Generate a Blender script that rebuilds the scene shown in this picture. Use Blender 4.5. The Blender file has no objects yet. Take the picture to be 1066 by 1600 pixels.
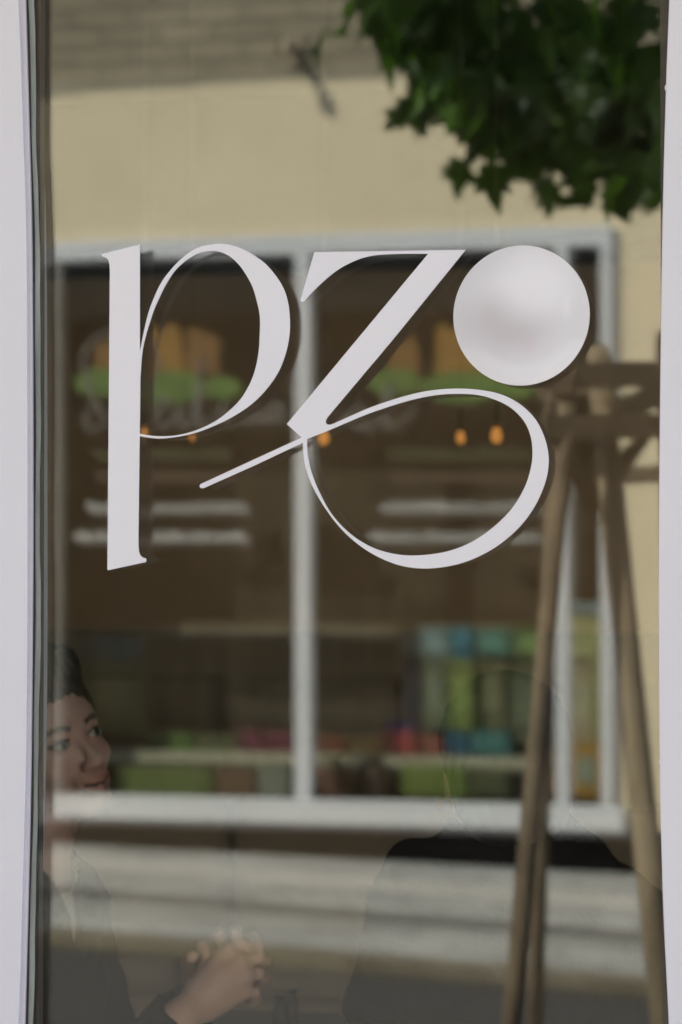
import bpy, bmesh, math, random
import numpy as np
from mathutils import Vector, Matrix
random.seed(7); np.random.seed(7)
R = math.radians
sc = bpy.context.scene

# ------------------------------------------------------------------ camera
PSI = R(13.0); PITCH = R(1.06); F = 85/36*1600
CAM = Vector((2.8*math.sin(PSI), -2.8*math.cos(PSI), 1.5))
RIGHT = Vector((math.cos(PSI), math.sin(PSI), 0))
FWD = Vector((-math.sin(PSI)*math.cos(PITCH), math.cos(PSI)*math.cos(PITCH), math.sin(PITCH)))
UP = RIGHT.cross(FWD)
cam_data = bpy.data.cameras.new('camera'); cam = bpy.data.objects.new('camera', cam_data)
sc.collection.objects.link(cam); sc.camera = cam
cam.matrix_world = Matrix.Translation(CAM) @ Matrix((RIGHT, UP, -FWD)).transposed().to_4x4()
cam_data.sensor_fit = 'VERTICAL'; cam_data.sensor_height = 36; cam_data.lens = 85
cam_data.clip_end = 2000; cam_data.clip_start = 0.05
cam_data.dof.use_dof = True; cam_data.dof.focus_distance = 2.8; cam_data.dof.aperture_fstop = 4.3

# ------------------------------------------------------------------ world, sun, exposure
w = bpy.data.worlds.new('World'); sc.world = w; w.use_nodes = True
wn = w.node_tree.nodes; wn.clear()
sky = wn.new('ShaderNodeTexSky'); sky.sky_type = 'NISHITA'; sky.sun_disc = False
SUN = Vector((-.85, 1, 1.3)).normalized()
sky.sun_elevation = math.asin(SUN.z); sky.sun_rotation = math.atan2(SUN.x, SUN.y) % (2*math.pi)
bg = wn.new('ShaderNodeBackground'); bg.inputs[1].default_value = 0.13
wo = wn.new('ShaderNodeOutputWorld')
w.node_tree.links.new(sky.outputs[0], bg.inputs[0]); w.node_tree.links.new(bg.outputs[0], wo.inputs[0])
sl = bpy.data.lights.new('sun', 'SUN'); sl.energy = 4.6; sl.angle = R(.53); sl.color = (1, .94, .83)
so = bpy.data.objects.new('sun', sl); sc.collection.objects.link(so)
so.rotation_euler = SUN.to_track_quat('Z', 'Y').to_euler(); so.location = (0, 5, 14)
sc.view_settings.view_transform = 'Standard'; sc.view_settings.look = 'None'
sc.view_settings.gamma = 1; sc.view_settings.exposure = 1.64
sc.cycles.transparent_max_bounces = 24; sc.cycles.max_bounces = 10
sc.cycles.use_adaptive_sampling = False; sc.cycles.use_denoising = True
sc.cycles.sample_clamp_indirect = 6

# ------------------------------------------------------------------ helpers
def ray(u, v): return (FWD + RIGHT*((u-533)/F) + UP*((800-v)/F))
def W(u, v, Y):                      # point of the plane y = Y (metres from the glass)
    if Y > 5: u, v = u+7, v+1       # the inner pane leans slightly
    d = ray(u, v); t = (Y-CAM.y)/d.y
    return CAM + d*t
def M_(p): return Vector((p[0], -p[1], p[2]))      # the far side of the street is behind the camera
def G(u, v, z=0):                    # point on a horizontal level, street side
    d = ray(u+7, v+1); t = (z-CAM.z)/d.z
    return M_(CAM + d*t)

def tag(o, label=None, cat=None, group=None, kind=None):
    if label: o['label'] = label
    if cat: o['category'] = cat
    if group: o['group'] = group
    if kind: o['kind'] = kind
    return o
def link(o, parent=None):
    sc.collection.objects.link(o)
    if parent is not None: o.parent = parent
    return o
def empty(name, loc=(0, 0, 0), rz=0):
    o = bpy.data.objects.new(name, None); o.location = loc; o.rotation_euler = (0, 0, rz); o.empty_display_size = .1
    return link(o)

class MB:
    def __init__(s): s.bm = bmesh.new()
    def box(s, a, b, bev=0):
        r = bmesh.ops.create_cube(s.bm, size=1)
        c = [(a[i]+b[i])/2 for i in range(3)]; d = [abs(b[i]-a[i]) for i in range(3)]
        for v in r['verts']: v.co = Vector((c[0]+v.co.x*d[0], c[1]+v.co.y*d[1], c[2]+v.co.z*d[2]))
        if bev:
            es = list({e for v in r['verts'] for e in v.link_edges})
            bmesh.ops.bevel(s.bm, geom=es, offset=bev, segments=2, affect='EDGES', profile=.5)
        return s
    def tube(s, pts, rad, n=12, caps=True):
        pts = [Vector(p) for p in pts]
        rads = rad if isinstance(rad, (list, tuple)) else [rad]*len(pts)
        rings = []; prev = None
        for i, p in enumerate(pts):
            t = (pts[min(i+1, len(pts)-1)]-pts[max(i-1, 0)]).normalized()
            if prev is None: a = t.orthogonal().normalized()
            else: a = (prev - t*prev.dot(t)).normalized()
            prev = a; b = t.cross(a)
            rings.append([s.bm.verts.new(p+(a*math.cos(2*math.pi*k/n)+b*math.sin(2*math.pi*k/n))*rads[i]) for k in range(n)])
        for i in range(len(rings)-1):
            for k in range(n):
                s.bm.faces.new((rings[i][k], rings[i][(k+1) % n], rings[i+1][(k+1) % n], rings[i+1][k]))
        if caps:
            s.bm.faces.new(rings[0][::-1]); s.bm.faces.new(rings[-1])
        return s
    def bar(s, a, b, w_, h_, up=(0, 0, 1), bev=.002):
        a = Vector(a); b = Vector(b); t = (b-a).normalized(); u = Vector(up)
        x = t.cross(u).normalized(); z = x.cross(t)
        r = bmesh.ops.create_cube(s.bm, size=1); L = (b-a).length; c = (a+b)/2
        for v in r['verts']: v.co = c + t*(v.co.y*L) + x*(v.co.x*w_) + z*(v.co.z*h_)
        if bev:
            es = list({e for v in r['verts'] for e in v.link_edges})
            bmesh.ops.bevel(s.bm, geom=es, offset=bev, segments=2, affect='EDGES')
        return s
    def lathe(s, c, prof, n=24):
        rings = []
        for r_, z in prof:
            rings.append([s.bm.verts.new((c[0]+max(r_, 1e-4)*math.cos(2*math.pi*k/n), c[1]+max(r_, 1e-4)*math.sin(2*math.pi*k/n), c[2]+z)) for k in range(n)])
        for i in range(len(rings)-1):
            for k in range(n):
                s.bm.faces.new((rings[i][k], rings[i][(k+1) % n], rings[i+1][(k+1) % n], rings[i+1][k]))
        s.bm.faces.new(rings[0][::-1]); s.bm.faces.new(rings[-1])
        return s
    def prism(s, pts, d):            # pts: closed polygon (Vectors), extruded by vector d
        d = Vector(d); n = len(pts)
        a = [s.bm.verts.new(p) for p in pts]; b = [s.bm.verts.new(Vector(p)+d) for p in pts]
        s.bm.faces.new(a[::-1]); s.bm.faces.new(b)
        for i in range(n): s.bm.faces.new((a[i], a[(i+1) % n], b[(i+1) % n], b[i]))
        return s
    def build(s, name, mat, parent=None, smooth=False):
        bmesh.ops.recalc_face_normals(s.bm, faces=s.bm.faces)
        me = bpy.data.meshes.new(name); s.bm.to_mesh(me); s.bm.free()
        if smooth: me.polygons.foreach_set('use_smooth', [True]*len(me.polygons))
        if mat: me.materials.append(mat)
        return link(bpy.data.objects.new(name, me), parent)

# ------------------------------------------------------------------ materials
def newmat(name):
    m = bpy.data.materials.new(name); m.use_nodes = True
    nt = m.node_tree; b = nt.nodes['Principled BSDF']
    return m, nt, b
def mat(name, col, rough=.6, var=0.0, scale=8, metal=0, bump=0, bscale=60, stretch=(1, 1, 1), col2=None, spec=.5, coat=0):
    m, nt, b = newmat(name)
    b.inputs['Roughness'].default_value = rough; b.inputs['Metallic'].default_value = metal
    b.inputs['Specular IOR Level'].default_value = spec
    if coat: b.inputs['Coat Weight'].default_value = coat
    tc = nt.nodes.new('ShaderNodeTexCoord'); mp = nt.nodes.new('ShaderNodeMapping'); mp.inputs['Scale'].default_value = stretch
    nt.links.new(tc.outputs['Object'], mp.inputs[0])
    if var or col2:
        n = nt.nodes.new('ShaderNodeTexNoise'); n.inputs['Scale'].default_value = scale; n.inputs['Detail'].default_value = 8
        n.inputs['Roughness'].default_value = .62
        nt.links.new(mp.outputs[0], n.inputs['Vector'])
        r = nt.nodes.new('ShaderNodeValToRGB')
        c2 = col2 or tuple(c*(1-var) for c in col)
        r.color_ramp.elements[0].position = .32; r.color_ramp.elements[0].color = (*c2, 1)
        r.color_ramp.elements[1].position = .66; r.color_ramp.elements[1].color = (*[min(1, c*(1+var*.4)) for c in col], 1)
        nt.links.new(n.outputs['Fac'], r.inputs[0]); nt.links.new(r.outputs[0], b.inputs['Base Color'])
    else: b.inputs['Base Color'].default_value = (*col, 1)
    if bump:
        n2 = nt.nodes.new('ShaderNodeTexNoise'); n2.inputs['Scale'].default_value = bscale; n2.inputs['Detail'].default_value = 6
        nt.links.new(mp.outputs[0], n2.inputs['Vector'])
        bp = nt.nodes.new('ShaderNodeBump'); bp.inputs['Strength'].default_value = bump; bp.inputs['Distance'].default_value = .004
        nt.links.new(n2.outputs['Fac'], bp.inputs['Height']); nt.links.new(bp.outputs[0], b.inputs['Normal'])
    return m
def brickmat(name, c1, c2, mortar, bw, bh, ms=.01, rough=.85, plane='xz', offset=.5):
    m, nt, b = newmat(name); b.inputs['Roughness'].default_value = rough
    tc = nt.nodes.new('ShaderNodeTexCoord'); sp = nt.nodes.new('ShaderNodeSeparateXYZ'); cb = nt.nodes.new('ShaderNodeCombineXYZ')
    nt.links.new(tc.outputs['Object'], sp.inputs[0])
    nt.links.new(sp.outputs[0], cb.inputs[0]); nt.links.new(sp.outputs[2 if plane == 'xz' else 1], cb.inputs[1])
    bt = nt.nodes.new('ShaderNodeTexBrick'); bt.inputs['Scale'].default_value = 1; bt.offset = offset
    bt.inputs['Brick Width'].default_value = bw; bt.inputs['Row Height'].default_value = bh; bt.inputs['Mortar Size'].default_value = ms
    bt.inputs['Color1'].default_value = (*c1, 1); bt.inputs['Color2'].default_value = (*c2, 1); bt.inputs['Mortar'].default_value = (*mortar, 1)
    nt.links.new(cb.outputs[0], bt.inputs['Vector'])
    n = nt.nodes.new('ShaderNodeTexNoise'); n.inputs['Scale'].default_value = 2.2; n.inputs['Detail'].default_value = 8
    nt.links.new(tc.outputs['Object'], n.inputs['Vector'])
    mr = nt.nodes.new('ShaderNodeMapRange'); mr.inputs[1].default_value = .3; mr.inputs[2].default_value = .7; mr.inputs[3].default_value = .78; mr.inputs[4].default_value = 1.1
    nt.links.new(n.outputs['Fac'], mr.inputs[0])
    mx = nt.nodes.new('ShaderNodeMix'); mx.data_type = 'RGBA'; mx.blend_type = 'MULTIPLY'; mx.inputs[0].default_value = 1
    nt.links.new(bt.outputs['Color'], mx.inputs[6]); nt.links.new(mr.outputs[0], mx.inputs[7])
    nt.links.new(mx.outputs[2], b.inputs['Base Color'])
    bp = nt.nodes.new('ShaderNodeBump'); bp.inputs['Strength'].default_value = .5; bp.inputs['Distance'].default_value = .008; bp.invert = True
    nt.links.new(bt.outputs['Fac'], bp.inputs['Height']); nt.links.new(bp.outputs[0], b.inputs['Normal'])
    return m
def glassmat(name, f0, tint=(1, 1, 1)):
    m = bpy.data.materials.new(name); m.use_nodes = True; nt = m.node_tree; nt.nodes.clear()
    out = nt.nodes.new('ShaderNodeOutputMaterial'); mix = nt.nodes.new('ShaderNodeMixShader')
    tr = nt.nodes.new('ShaderNodeBsdfTransparent'); tr.inputs[0].default_value = (*tint, 1)
    gl = nt.nodes.new('ShaderNodeBsdfGlossy'); gl.inputs['Roughness'].default_value = 0.0
    lw = nt.nodes.new('ShaderNodeLayerWeight'); lw.inputs[0].default_value = .5
    pw = nt.nodes.new('ShaderNodeMath'); pw.operation = 'POWER'; pw.inputs[1].default_value = 5
    ma = nt.nodes.new('ShaderNodeMath'); ma.operation = 'MULTIPLY_ADD'; ma.inputs[1].default_value = 1-f0; ma.inputs[2].default_value = f0
    nt.links.new(lw.outputs['Facing'], pw.inputs[0]); nt.links.new(pw.outputs[0], ma.inputs[0])
    nt.links.new(ma.outputs[0], mix.inputs[0]); nt.links.new(tr.outputs[0], mix.inputs[1]); nt.links.new(gl.outputs[0], mix.inputs[2])
    nt.links.new(mix.outputs[0], out.inputs[0])
    return m
def attrmat(name, rough=.5, sss=0, spec=.5, bump=0):
    m, nt, b = newmat(name)
    a = nt.nodes.new('ShaderNodeAttribute'); a.attribute_name = 'Col'
    nt.links.new(a.outputs['Color'], b.inputs['Base Color']); b.inputs['Roughness'].default_value = rough
    b.inputs['Specular IOR Level'].default_value = spec
    if sss:
        b.inputs['Subsurface Weight'].default_value = sss; b.inputs['Subsurface Radius'].default_value = (.012, .005, .003)
        b.inputs['Subsurface Scale'].default_value = 1
    return m

white_paint = mat('white_paint', (.735, .735, .85), .42, var=.035, scale=7, bump=.12, bscale=25, stretch=(1, 1, .35))
bead_paint = mat('bead_paint', (.68, .65, .76), .5, var=.10, scale=30, bump=.2, bscale=60, stretch=(1, 1, .1))
gap_dark = mat('dark_gap_shade', (.035, .028, .034), .7, var=.4, scale=40)
tape_grey = mat('weathered_glazing_strip', (.34, .38, .39), .6, col2=(.18, .205, .215), scale=45, stretch=(1, 1, .12), bump=.4, bscale=90)
spacer_m = mat('spacer_bar', (.07, .06, .055), .5, metal=.2)
vinyl = mat('white_vinyl', (.785, .78, .89), .38, var=.015, scale=6)
pane_m = glassmat('pane_glass', .021, (.985, .992, .985))
pane_in_m = glassmat('inner_pane_glass', .100, (.985, .992, .985))
opp_glass = glassmat('shop_glass', .012, (.9, .92, .9))

# ================================================================== our shop front
FLOOR = 0.02
z0, z1 = .72, 2.45
def wavy(pts, Y):
    return [W(u, v, Y) for u, v in pts]
def ext(pts, Y, lo=z0, hi=z1):       # world points running from the sill to the head
    P = sorted(wavy(pts, Y), key=lambda p: p.z)
    zs = [p.z for p in P]; xs = [p.x for p in P]; n = 90
    return [Vector((float(np.interp(hi+(lo-hi)*i/n, zs, xs)), Y, hi+(lo-hi)*i/n)) for i in range(n+1)]
def dense(pts, n=6):
    out = []
    for i in range(len(pts)-1):
        p0 = pts[max(i-1, 0)]; p1 = pts[i]; p2 = pts[i+1]; p3 = pts[min(i+2, len(pts)-1)]
        for k in range(n):
            t = k/n
            out.append(tuple(.5*((2*p1[j])+(-p0[j]+p2[j])*t+(2*p0[j]-5*p1[j]+4*p2[j]-p3[j])*t*t+(-p0[j]+3*p1[j]-3*p2[j]+p3[j])*t**3) for j in range(2)))
    out.append(tuple(pts[-1])); return out
L_face = dense([(29, 0), (36, 200), (41.5, 400), (43, 800), (42, 1100), (38, 1300), (29, 1600)])
L_bead = dense([(39.5, 0), (45, 200), (49.5, 400), (51, 800), (49, 1100), (46, 1300), (38.5, 1600)])
L_gap = [(u+4.2+.7*math.sin(v*.021), v) for u, v in L_bead]
L_tape = [(u+8.0+.9*math.sin(v*.013+1)+.5*math.sin(v*.05), v) for u, v in L_gap]
R_face = dense([(1046.5, 0), (1041, 150), (1035, 400), (1030.5, 800), (1031, 1150), (1036.5, 1400), (1046, 1600)])
win = empty('shop_window', (0, 0, z0))
tag(win, 'tall shop window with white painted frame and slightly doubled street reflections', 'window')
def wbuild(mb, name, m, smooth=False):
    o = mb.build(name, m, win, smooth); o.location = -win.location; return o
XL, XR = -1.15, .95                  # outer edges of the white boards
def strip(mb, inner, Y, depth, outer_x, side):
    P = ext(inner, Y)
    for i in range(len(P)-1):
        a, b = P[i], P[i+1]
        oa, ob = Vector((outer_x, Y, a.z)), Vector((outer_x, Y, b.z))
        mb.prism([a, b, ob, oa], (0, depth, 0))
    bmesh.ops.remove_doubles(mb.bm, verts=mb.bm.verts, dist=1e-5)
    # drop the inner partitions
    seen = {}
    for f in mb.bm.faces: seen.setdefault(tuple(sorted(v.index for v in f.verts)), []).append(f)
    return mb
def profile_strip(inner, outer, Y, depth):
    """sheet between two jamb curves (lists of px) with thickness, one clean loft"""
    P = ext(inner, Y); Q = [Vector(p) for p in (ext(outer, Y) if isinstance(outer, list) else [Vector((outer, Y, p.z)) for p in P])]
    mb = MB(); bm = mb.bm; n = min(len(P), len(Q)); D = Vector((0, depth, 0))
    rows = [[bm.verts.new(x) for x in (P[i], Q[i], Q[i]+D, P[i]+D)] for i in range(n)]
    for i in range(n-1):
        for k in range(4): bm.faces.new((rows[i][k], rows[i][(k+1) % 4], rows[i+1][(k+1) % 4], rows[i+1][k]))
    bm.faces.new(rows[0]); bm.faces.new(rows[-1][::-1])
    return mb
fr = profile_strip(L_face, XL, -.0125, .070)
wbuild(fr, 'frame_board', white_paint)
fr = profile_strip(R_face, XR, -.018, .075)
wbuild(fr, 'frame_board', white_paint)
mb = MB(); mb.box((XL, -.017, z1), (XR, .056, z1+.14), .002); wbuild(mb, 'head_board', white_paint)
mb = MB(); mb.box((XL, -.017, z0-.09), (XR, .056, z0), .002); mb.box((XL-.02, -.06, z0-.12), (XR+.02, .05, z0-.092), .003); wbuild(mb, 'window_sill', white_paint)
wbuild(profile_strip(L_bead, [(u-.1, v) for u, v in L_face], -.0075, .0060), 'glazing_bead', bead_paint)
wbuild(profile_strip(L_gap, [(u-1.5, v) for u, v in L_bead], -.0036, .0028), 'gap_shade_line', gap_dark)  # dark strip drawn for the shadowed gap beside the bead
wbuild(profile_strip(L_tape, [(u-.3, v) for u, v in L_gap], -.0020, .0017), 'glazing_strip', tape_grey)
wbuild(profile_strip([(u-.7, v) for u, v in R_face], [(u+3, v) for u, v in R_face], -.012, .010), 'glazing_bead', bead_paint)
gx0, gx1 = W(30, 800, 0).x-.03, W(1050, 800, 0).x+.03
mb = MB(); mb.box((gx0, 0, z0), (gx1, .005, z1)); wbuild(mb, 'outer_glass_pane', pane_m)
GAP = .0195
mb = MB(); mb.box((gx0+.005, .005+GAP, z0), (gx1-.005, .010+GAP, z1)); ip = wbuild(mb, 'inner_glass_pane', pane_in_m)
# the inner pane leans a sixth of a degree, which doubles the reflections
c = Vector(((gx0+gx1)/2, .005+GAP, 1.55))
TZ, TX = .0023, .0015
ip.matrix_world = Matrix.Translation(c) @ Matrix.Rotation(TZ, 4, 'Z') @ Matrix.Rotation(TX, 4, 'X') @ Matrix.Translation(-c)
ip.matrix_parent_inverse = win.matrix_world.inverted()
ip.parent = win; ip.matrix_parent_inverse = Matrix.Translation(-win.location)
ip.matrix_basis = Matrix.Translation(c) @ Matrix.Rotation(TZ, 4, 'Z') @ Matrix.Rotation(TX, 4, 'X') @ Matrix.Translation(-c)
sx = W(61, 800, .010).x
mb = MB()
mb.box((sx-.008, .007, z0), (sx+.002, .003+GAP, z1)); mb.box((W(1034, 800, .01).x, .007, z0), (gx1, .003+GAP, z1))
wbuild(mb, 'spacer_bar', spacer_m)

fleck = mat('paint_fleck', (.70, .69, .74), .6)
for (u, v, rr) in ((1041, 137, .0022), (1031.5, 1190, .0018)):
    p = W(u, v, -.0125); bm = bmesh.new(); bmesh.ops.create_icosphere(bm, subdivisions=2, radius=rr)
    for q_ in bm.verts: q_.co = Vector((q_.co.x*.8*(1+.3*math.sin(q_.co.z*3000)), q_.co.y*.5, q_.co.z*1.7))+p
    mb = MB(); mb.bm.free(); mb.bm = bm; wbuild(mb, 'paint_fleck', fleck, True)

# ------------------------------------------------------------------ lettering on the glass
YL = -.0016
def curve_mesh(name, loops, m, thick=.0007):
    cu = bpy.data.curves.new(name, 'CURVE'); cu.dimensions = '2D'; cu.fill_mode = 'BOTH'; cu.extrude = thick
    org = W(533, 640, YL)
    for lp in loops:
        s = cu.splines.new('POLY'); P = [W(u, v, YL)-org for u, v in lp]
        s.points.add(len(P)-1); s.use_cyclic_u = True
        for i, p in enumerate(P): s.points[i].co = (p.x, p.z, 0, 1)
    t = bpy.data.objects.new('tmp', cu); sc.collection.objects.link(t)
    dg = bpy.context.evaluated_depsgraph_get()
    me = bpy.data.meshes.new_from_object(t.evaluated_get(dg)); bpy.data.objects.remove(t)
    me.transform(Matrix.Rotation(R(90), 4, 'X')); me.materials.clear(); me.materials.append(m); me.name = name
    o = bpy.data.objects.new(name, me); o.location = (org.x, YL, org.z); return link(o)
p_outer = [(159, 397), (219, 382.3), (219, 549)] + dense([(219, 549), (228.5, 503.5), (236, 478), (251, 444), (268, 420.7), (285, 403.4), (302, 391), (319, 384.2), (342, 381), (359, 382.7), (376, 387.7), (394.6, 397), (414.9, 412), (431.8, 431.7), (443.6, 451.3), (450.3, 473), (453, 496.7), (452.7, 522), (446.5, 553), (431.5, 588), (402, 624), (366, 650), (325, 669.5), (290, 680.3), (250, 685.3), (218.6, 681.5)], 5)[1:]
p_outer += [(216.4, 846)] + dense([(216.4, 848), (217.2, 860), (220.5, 869), (228.8, 873)], 4) + [(228.4, 878.2), (169.5, 891), (168.2, 890), (172, 428)] + dense([(172, 428), (171.2, 412), (167.5, 404), (159.5, 400.2)], 4)
p_inner = dense([(218.6, 677.6), (243, 681.3), (274, 680.4), (305, 673), (336, 658.7), (360.5, 640), (379, 620), (395, 590), (403.6, 556), (406.3, 520), (406.2, 493), (401.3, 469.6), (394.6, 447.7), (384.5, 429), (372.6, 412.5), (359, 400.6), (345.6, 394.2), (330, 392), (312, 395.3), (298.6, 402), (285, 412), (273, 424), (259.8, 444.3), (249.7, 464.6), (241, 484), (234.5, 503.5), (227.7, 526.5), (222.6, 551), (219.6, 590)], 5)
z_outer = [(491.5, 393.9), (728, 390.3), (614.5, 530.4), (512, 652)] + dense([(512, 652), (509.3, 658), (511, 662.6), (515.5, 663.4), (522, 661.6), (552.6, 648), (586.4, 633.8), (637, 617.7), (679.2, 609.4), (721.5, 607.2), (762, 611), (790.8, 619.2), (815.6, 633.7), (836.3, 654.3), (849, 678), (856.2, 703.8), (857.3, 728.6), (851, 757.5), (836.3, 790.5), (815.6, 819.4), (786.7, 846.2), (753.7, 866.9), (716.5, 881.3), (671, 888.3), (629.9, 884.6), (592.7, 871), (559.7, 850.4), (530.8, 823.5), (506, 790.5), (487.5, 757.5), (477.5, 728.6), (474, 703.8), (473.6, 691.6)], 5)[1:]
z_outer += [(400, 726.5), (318, 763)] + [(314, 762.8), (312, 760), (313.5, 756.6)] + [(395, 719), (472, 683.6), (448.4, 662.7), (669.4, 396.5)] + dense([(669.4, 396.5), (630, 396.6), (608.9, 397.3), (588, 398.8), (566.7, 403.2), (544, 412.6), (524.4, 424.3), (501.9, 443.2), (485, 460), (475.5, 471)], 4)[1:] + [(473, 472.3), (469.6, 469.5)]
z_inner = dense([(479.8, 686), (509, 674.6), (524, 668.2), (576.2, 646.5), (634, 627.5), (675.3, 618.4), (708.3, 615.5), (745.4, 617), (774.3, 624.8), (799, 637.8), (817.7, 656.4), (828, 677), (832, 699.7), (830.9, 724.5), (821.8, 757.5), (803.2, 790.5), (778.5, 817.3), (749.6, 839.5), (720.7, 854.5), (687.7, 864), (646.4, 868), (613.4, 864.8), (580.3, 854.5), (547.3, 833.8), (518.4, 802.9), (497.8, 765.7), (485.4, 732.7), (480.4, 706)], 5)
tag(curve_mesh('vinyl_letter', [p_outer, p_inner], vinyl), 'white elegant letter p with hairline bowl, leftmost of the lettering on the glass', 'letter', 'white lettering on the window')
tag(curve_mesh('vinyl_letter', [z_outer, z_inner], vinyl), 'white letter z with a long looping swash tail, middle of the lettering on the glass', 'letter', 'white lettering on the window')
# the pearl: a flat printed disc
pc = W(814.5, 493, YL); prx = (W(921, 493, YL).x-W(708, 493, YL).x)/2; prz = (W(814, 383.6, YL).z-W(814, 602.6, YL).z)/2
bm = bmesh.new(); NR, NS = 70, 160
cv = bm.verts.new((0, 0, 0)); rings = []
for i in range(1, NR+1):
    r = i/NR; rings.append([bm.verts.new((prx*r*math.cos(2*math.pi*k/NS), 0, prz*r*math.sin(2*math.pi*k/NS))) for k in range(NS)])
for k in range(NS): bm.faces.new((cv, rings[0][k], rings[0][(k+1) % NS]))
for i in range(NR-1):
    for k in range(NS): bm.faces.new((rings[i][k], rings[i+1][k], rings[i+1][(k+1) % NS], rings[i][(k+1) % NS]))
back = [bm.verts.new((v.co.x, .0014, v.co.z)) for v in rings[-1]]
for k in range(NS): bm.faces.new((rings[-1][k], back[k], back[(k+1) % NS], rings[-1][(k+1) % NS]))
bm.faces.new(back); bmesh.ops.recalc_face_normals(bm, faces=bm.faces)
me = bpy.data.meshes.new('printed_pearl'); bm.to_mesh(me); bm.free()
ca = me.color_attributes.new('Col', 'FLOAT_COLOR', 'POINT')
def ss(a, b, x):
    t = max(0, min(1, (x-a)/(b-a))); return t*t*(3-2*t)
for i, v in enumerate(me.vertices):
    x, y = v.co.x/prx, v.co.z/prz; r = math.hypot(x, y)
    col = np.array((.71, .70, .78))
    d = math.hypot((x-.20)/.66, (y-.40)/.54)                  # pale patch, upper middle
    hi = 1-ss(.30, 1.30, d)
    # grey crescent, lower left
    dc = math.hypot((x+.20)/.86, (y+.10)/.62)
    cres = ss(1.10, .25, dc)*(1-.8*hi)
    col = col*(1-.22*cres)*np.array((1+.015*cres, 1-.02*cres, 1-.02*cres))
    col = col*(1+.15*hi)*np.array((1, 1.01, 1.02))
    left = ss(.5, 1.0, r)*ss(.3, -.9, x); col = col*(1-.10*left)
    pk = math.exp(-((x-.12)**2+(y+.44)**2)/.012); col = col*np.array((1, 1-.05*pk, 1-.03*pk))
    wm = ss(.82, 1.0, r)*ss(-.2, -.9, y+.25*x); col = col*np.array((1+.02*wm, 1-.0*wm, 1-.02*wm))
    lowb = ss(.62, .8, r)*ss(-.25, -.6, y); col = col*(1+.09*lowb)
    # crisp highlight edge at the right
    k = ss(.60, .63, x-.1*y)*ss(.74, .69, x+.03*(y))*ss(.0, -.03, -(y+.05))*ss(.4, .15, y); col = col*(1+.04*k)
    k = ss(.0, .02, r-.80)*ss(.2, .35, x)*ss(-.34, -.36, y); col = col*(1+.03*k)
    ca.data[i].color = (*np.clip(col*1.03, 0, 1), 1)
me.materials.append(attrmat('pearl_print', .38))
pe = link(bpy.data.objects.new('printed_pearl', me)); pe.location = (pc.x, YL-.0007, pc.z)
tag(pe, 'round printed pearl in soft grey and white, rightmost of the lettering on the glass', 'window sticker', 'white lettering on the window')

# ------------------------------------------------------------------ our building
wall_m = mat('shop_wall_render', (.62, .60, .57), .8, var=.12, scale=3, bump=.3, bscale=30)
HB = 3.45
bld = empty('shop_building', (0, 0, 0))
tag(bld, 'pale rendered shop building holding the white framed window', 'building')
mb = MB()
SIDE = ((-3.95, -1.75), (1.55, 3.35))  # openings added out of view to let daylight into the cafe
mb.box((-9, .001, 0), (SIDE[0][0], .30, HB)); mb.box((SIDE[0][1], .001, 0), (XL, .30, HB))
mb.box((XR, .001, 0), (SIDE[1][0], .30, HB)); mb.box((SIDE[1][1], .001, 0), (9, .30, HB))
for a_, b_ in SIDE: mb.box((a_, .001, 0), (b_, .30, .25)); mb.box((a_, .001, 2.75), (b_, .30, HB))
mb.box((XL, .001, z1+.14), (XR, .30, HB)); mb.box((XL, .001, 0), (XR, .30, z0-.12))
mb.build('wall', wall_m, bld)
for (a_, b_), lab_ in zip(SIDE, ('added white framed window lighting the cafe, left of the lettered shop window', 'added white framed window lighting the cafe, right of the lettered shop window')):
    t = empty('added_side_window', (a_, .1, .25)); tag(t, lab_, 'window', 'added windows lighting the cafe')
    mb = MB(); mb.box((a_, .06, .25), (a_+.08, .13, 2.75)); mb.box((b_-.08, .06, .25), (b_, .13, 2.75)); mb.box((a_+.08, .06, 2.67), (b_-.08, .13, 2.75)); mb.box((a_+.08, .06, .25), (b_-.08, .13, .33))
    mb.box(((a_+b_)/2-.03, .065, .33), ((a_+b_)/2+.03, .125, 2.67)); o = mb.build('frame', white_paint, t); o.location = -t.location
    for c0, c1 in ((a_+.08, (a_+b_)/2-.03), ((a_+b_)/2+.03, b_-.08)):
        mb = MB(); mb.box((c0, .09, .33), (c1, .096, 2.67)); o = mb.build('glass_pane', pane_m, t); o.location = -t.location
mb = MB(); mb.box((-9, .3, 2.95), (9, 7, 3.15)); mb.build('ceiling', mat('dark_ceiling', (.035, .03, .025), .9, var=.2, scale=2), bld)
mb = MB(); mb.box((-9, -.42, 2.66), (9, 0, 2.96), .01); mb.build('added_shade_fascia', white_paint, bld)  # unseen ledge added to darken the top of the white frame
mb = MB(); mb.box((-9.1, -.12, HB), (9.1, 7.1, HB+.15)); mb.build('roof', mat('roof_felt', (.1, .1, .1), .9), bld)
inw = mat('cafe_wall', (.42, .30, .20), .8, var=.25, scale=1.4, bump=.2)
mb = MB(); mb.box((-9, 5.2, 0), (9, 7, HB)); mb.box((-4.2, .3, 0), (-4, 5.2, 2.95)); mb.box((3.4, .3, 0), (3.6, 5.2, 2.95)); mb.build('inner_wall', inw, bld)
mb = MB(); mb.box((-4, 4.6, 2.46), (3.4, 5.19, 2.949), .01); mb.build('added_dark_beam', mat('dimming_beam', (.035, .028, .022), .8, var=.2), bld)  # dark box added to dim the upper part of the cafe
mb = MB()
mb.box((-4, 5.10, 0), (3.4, 5.2, 1.25))
for i in range(12): mb.box((-3.9+i*.61, 5.07, .12), (-3.42+i*.61, 5.1, 1.1), .01)
mb.build('wainscot', mat('brown_panel', (.19, .145, .105), .5, var=.4, scale=4, stretch=(3, 3, .4)), bld)

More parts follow.
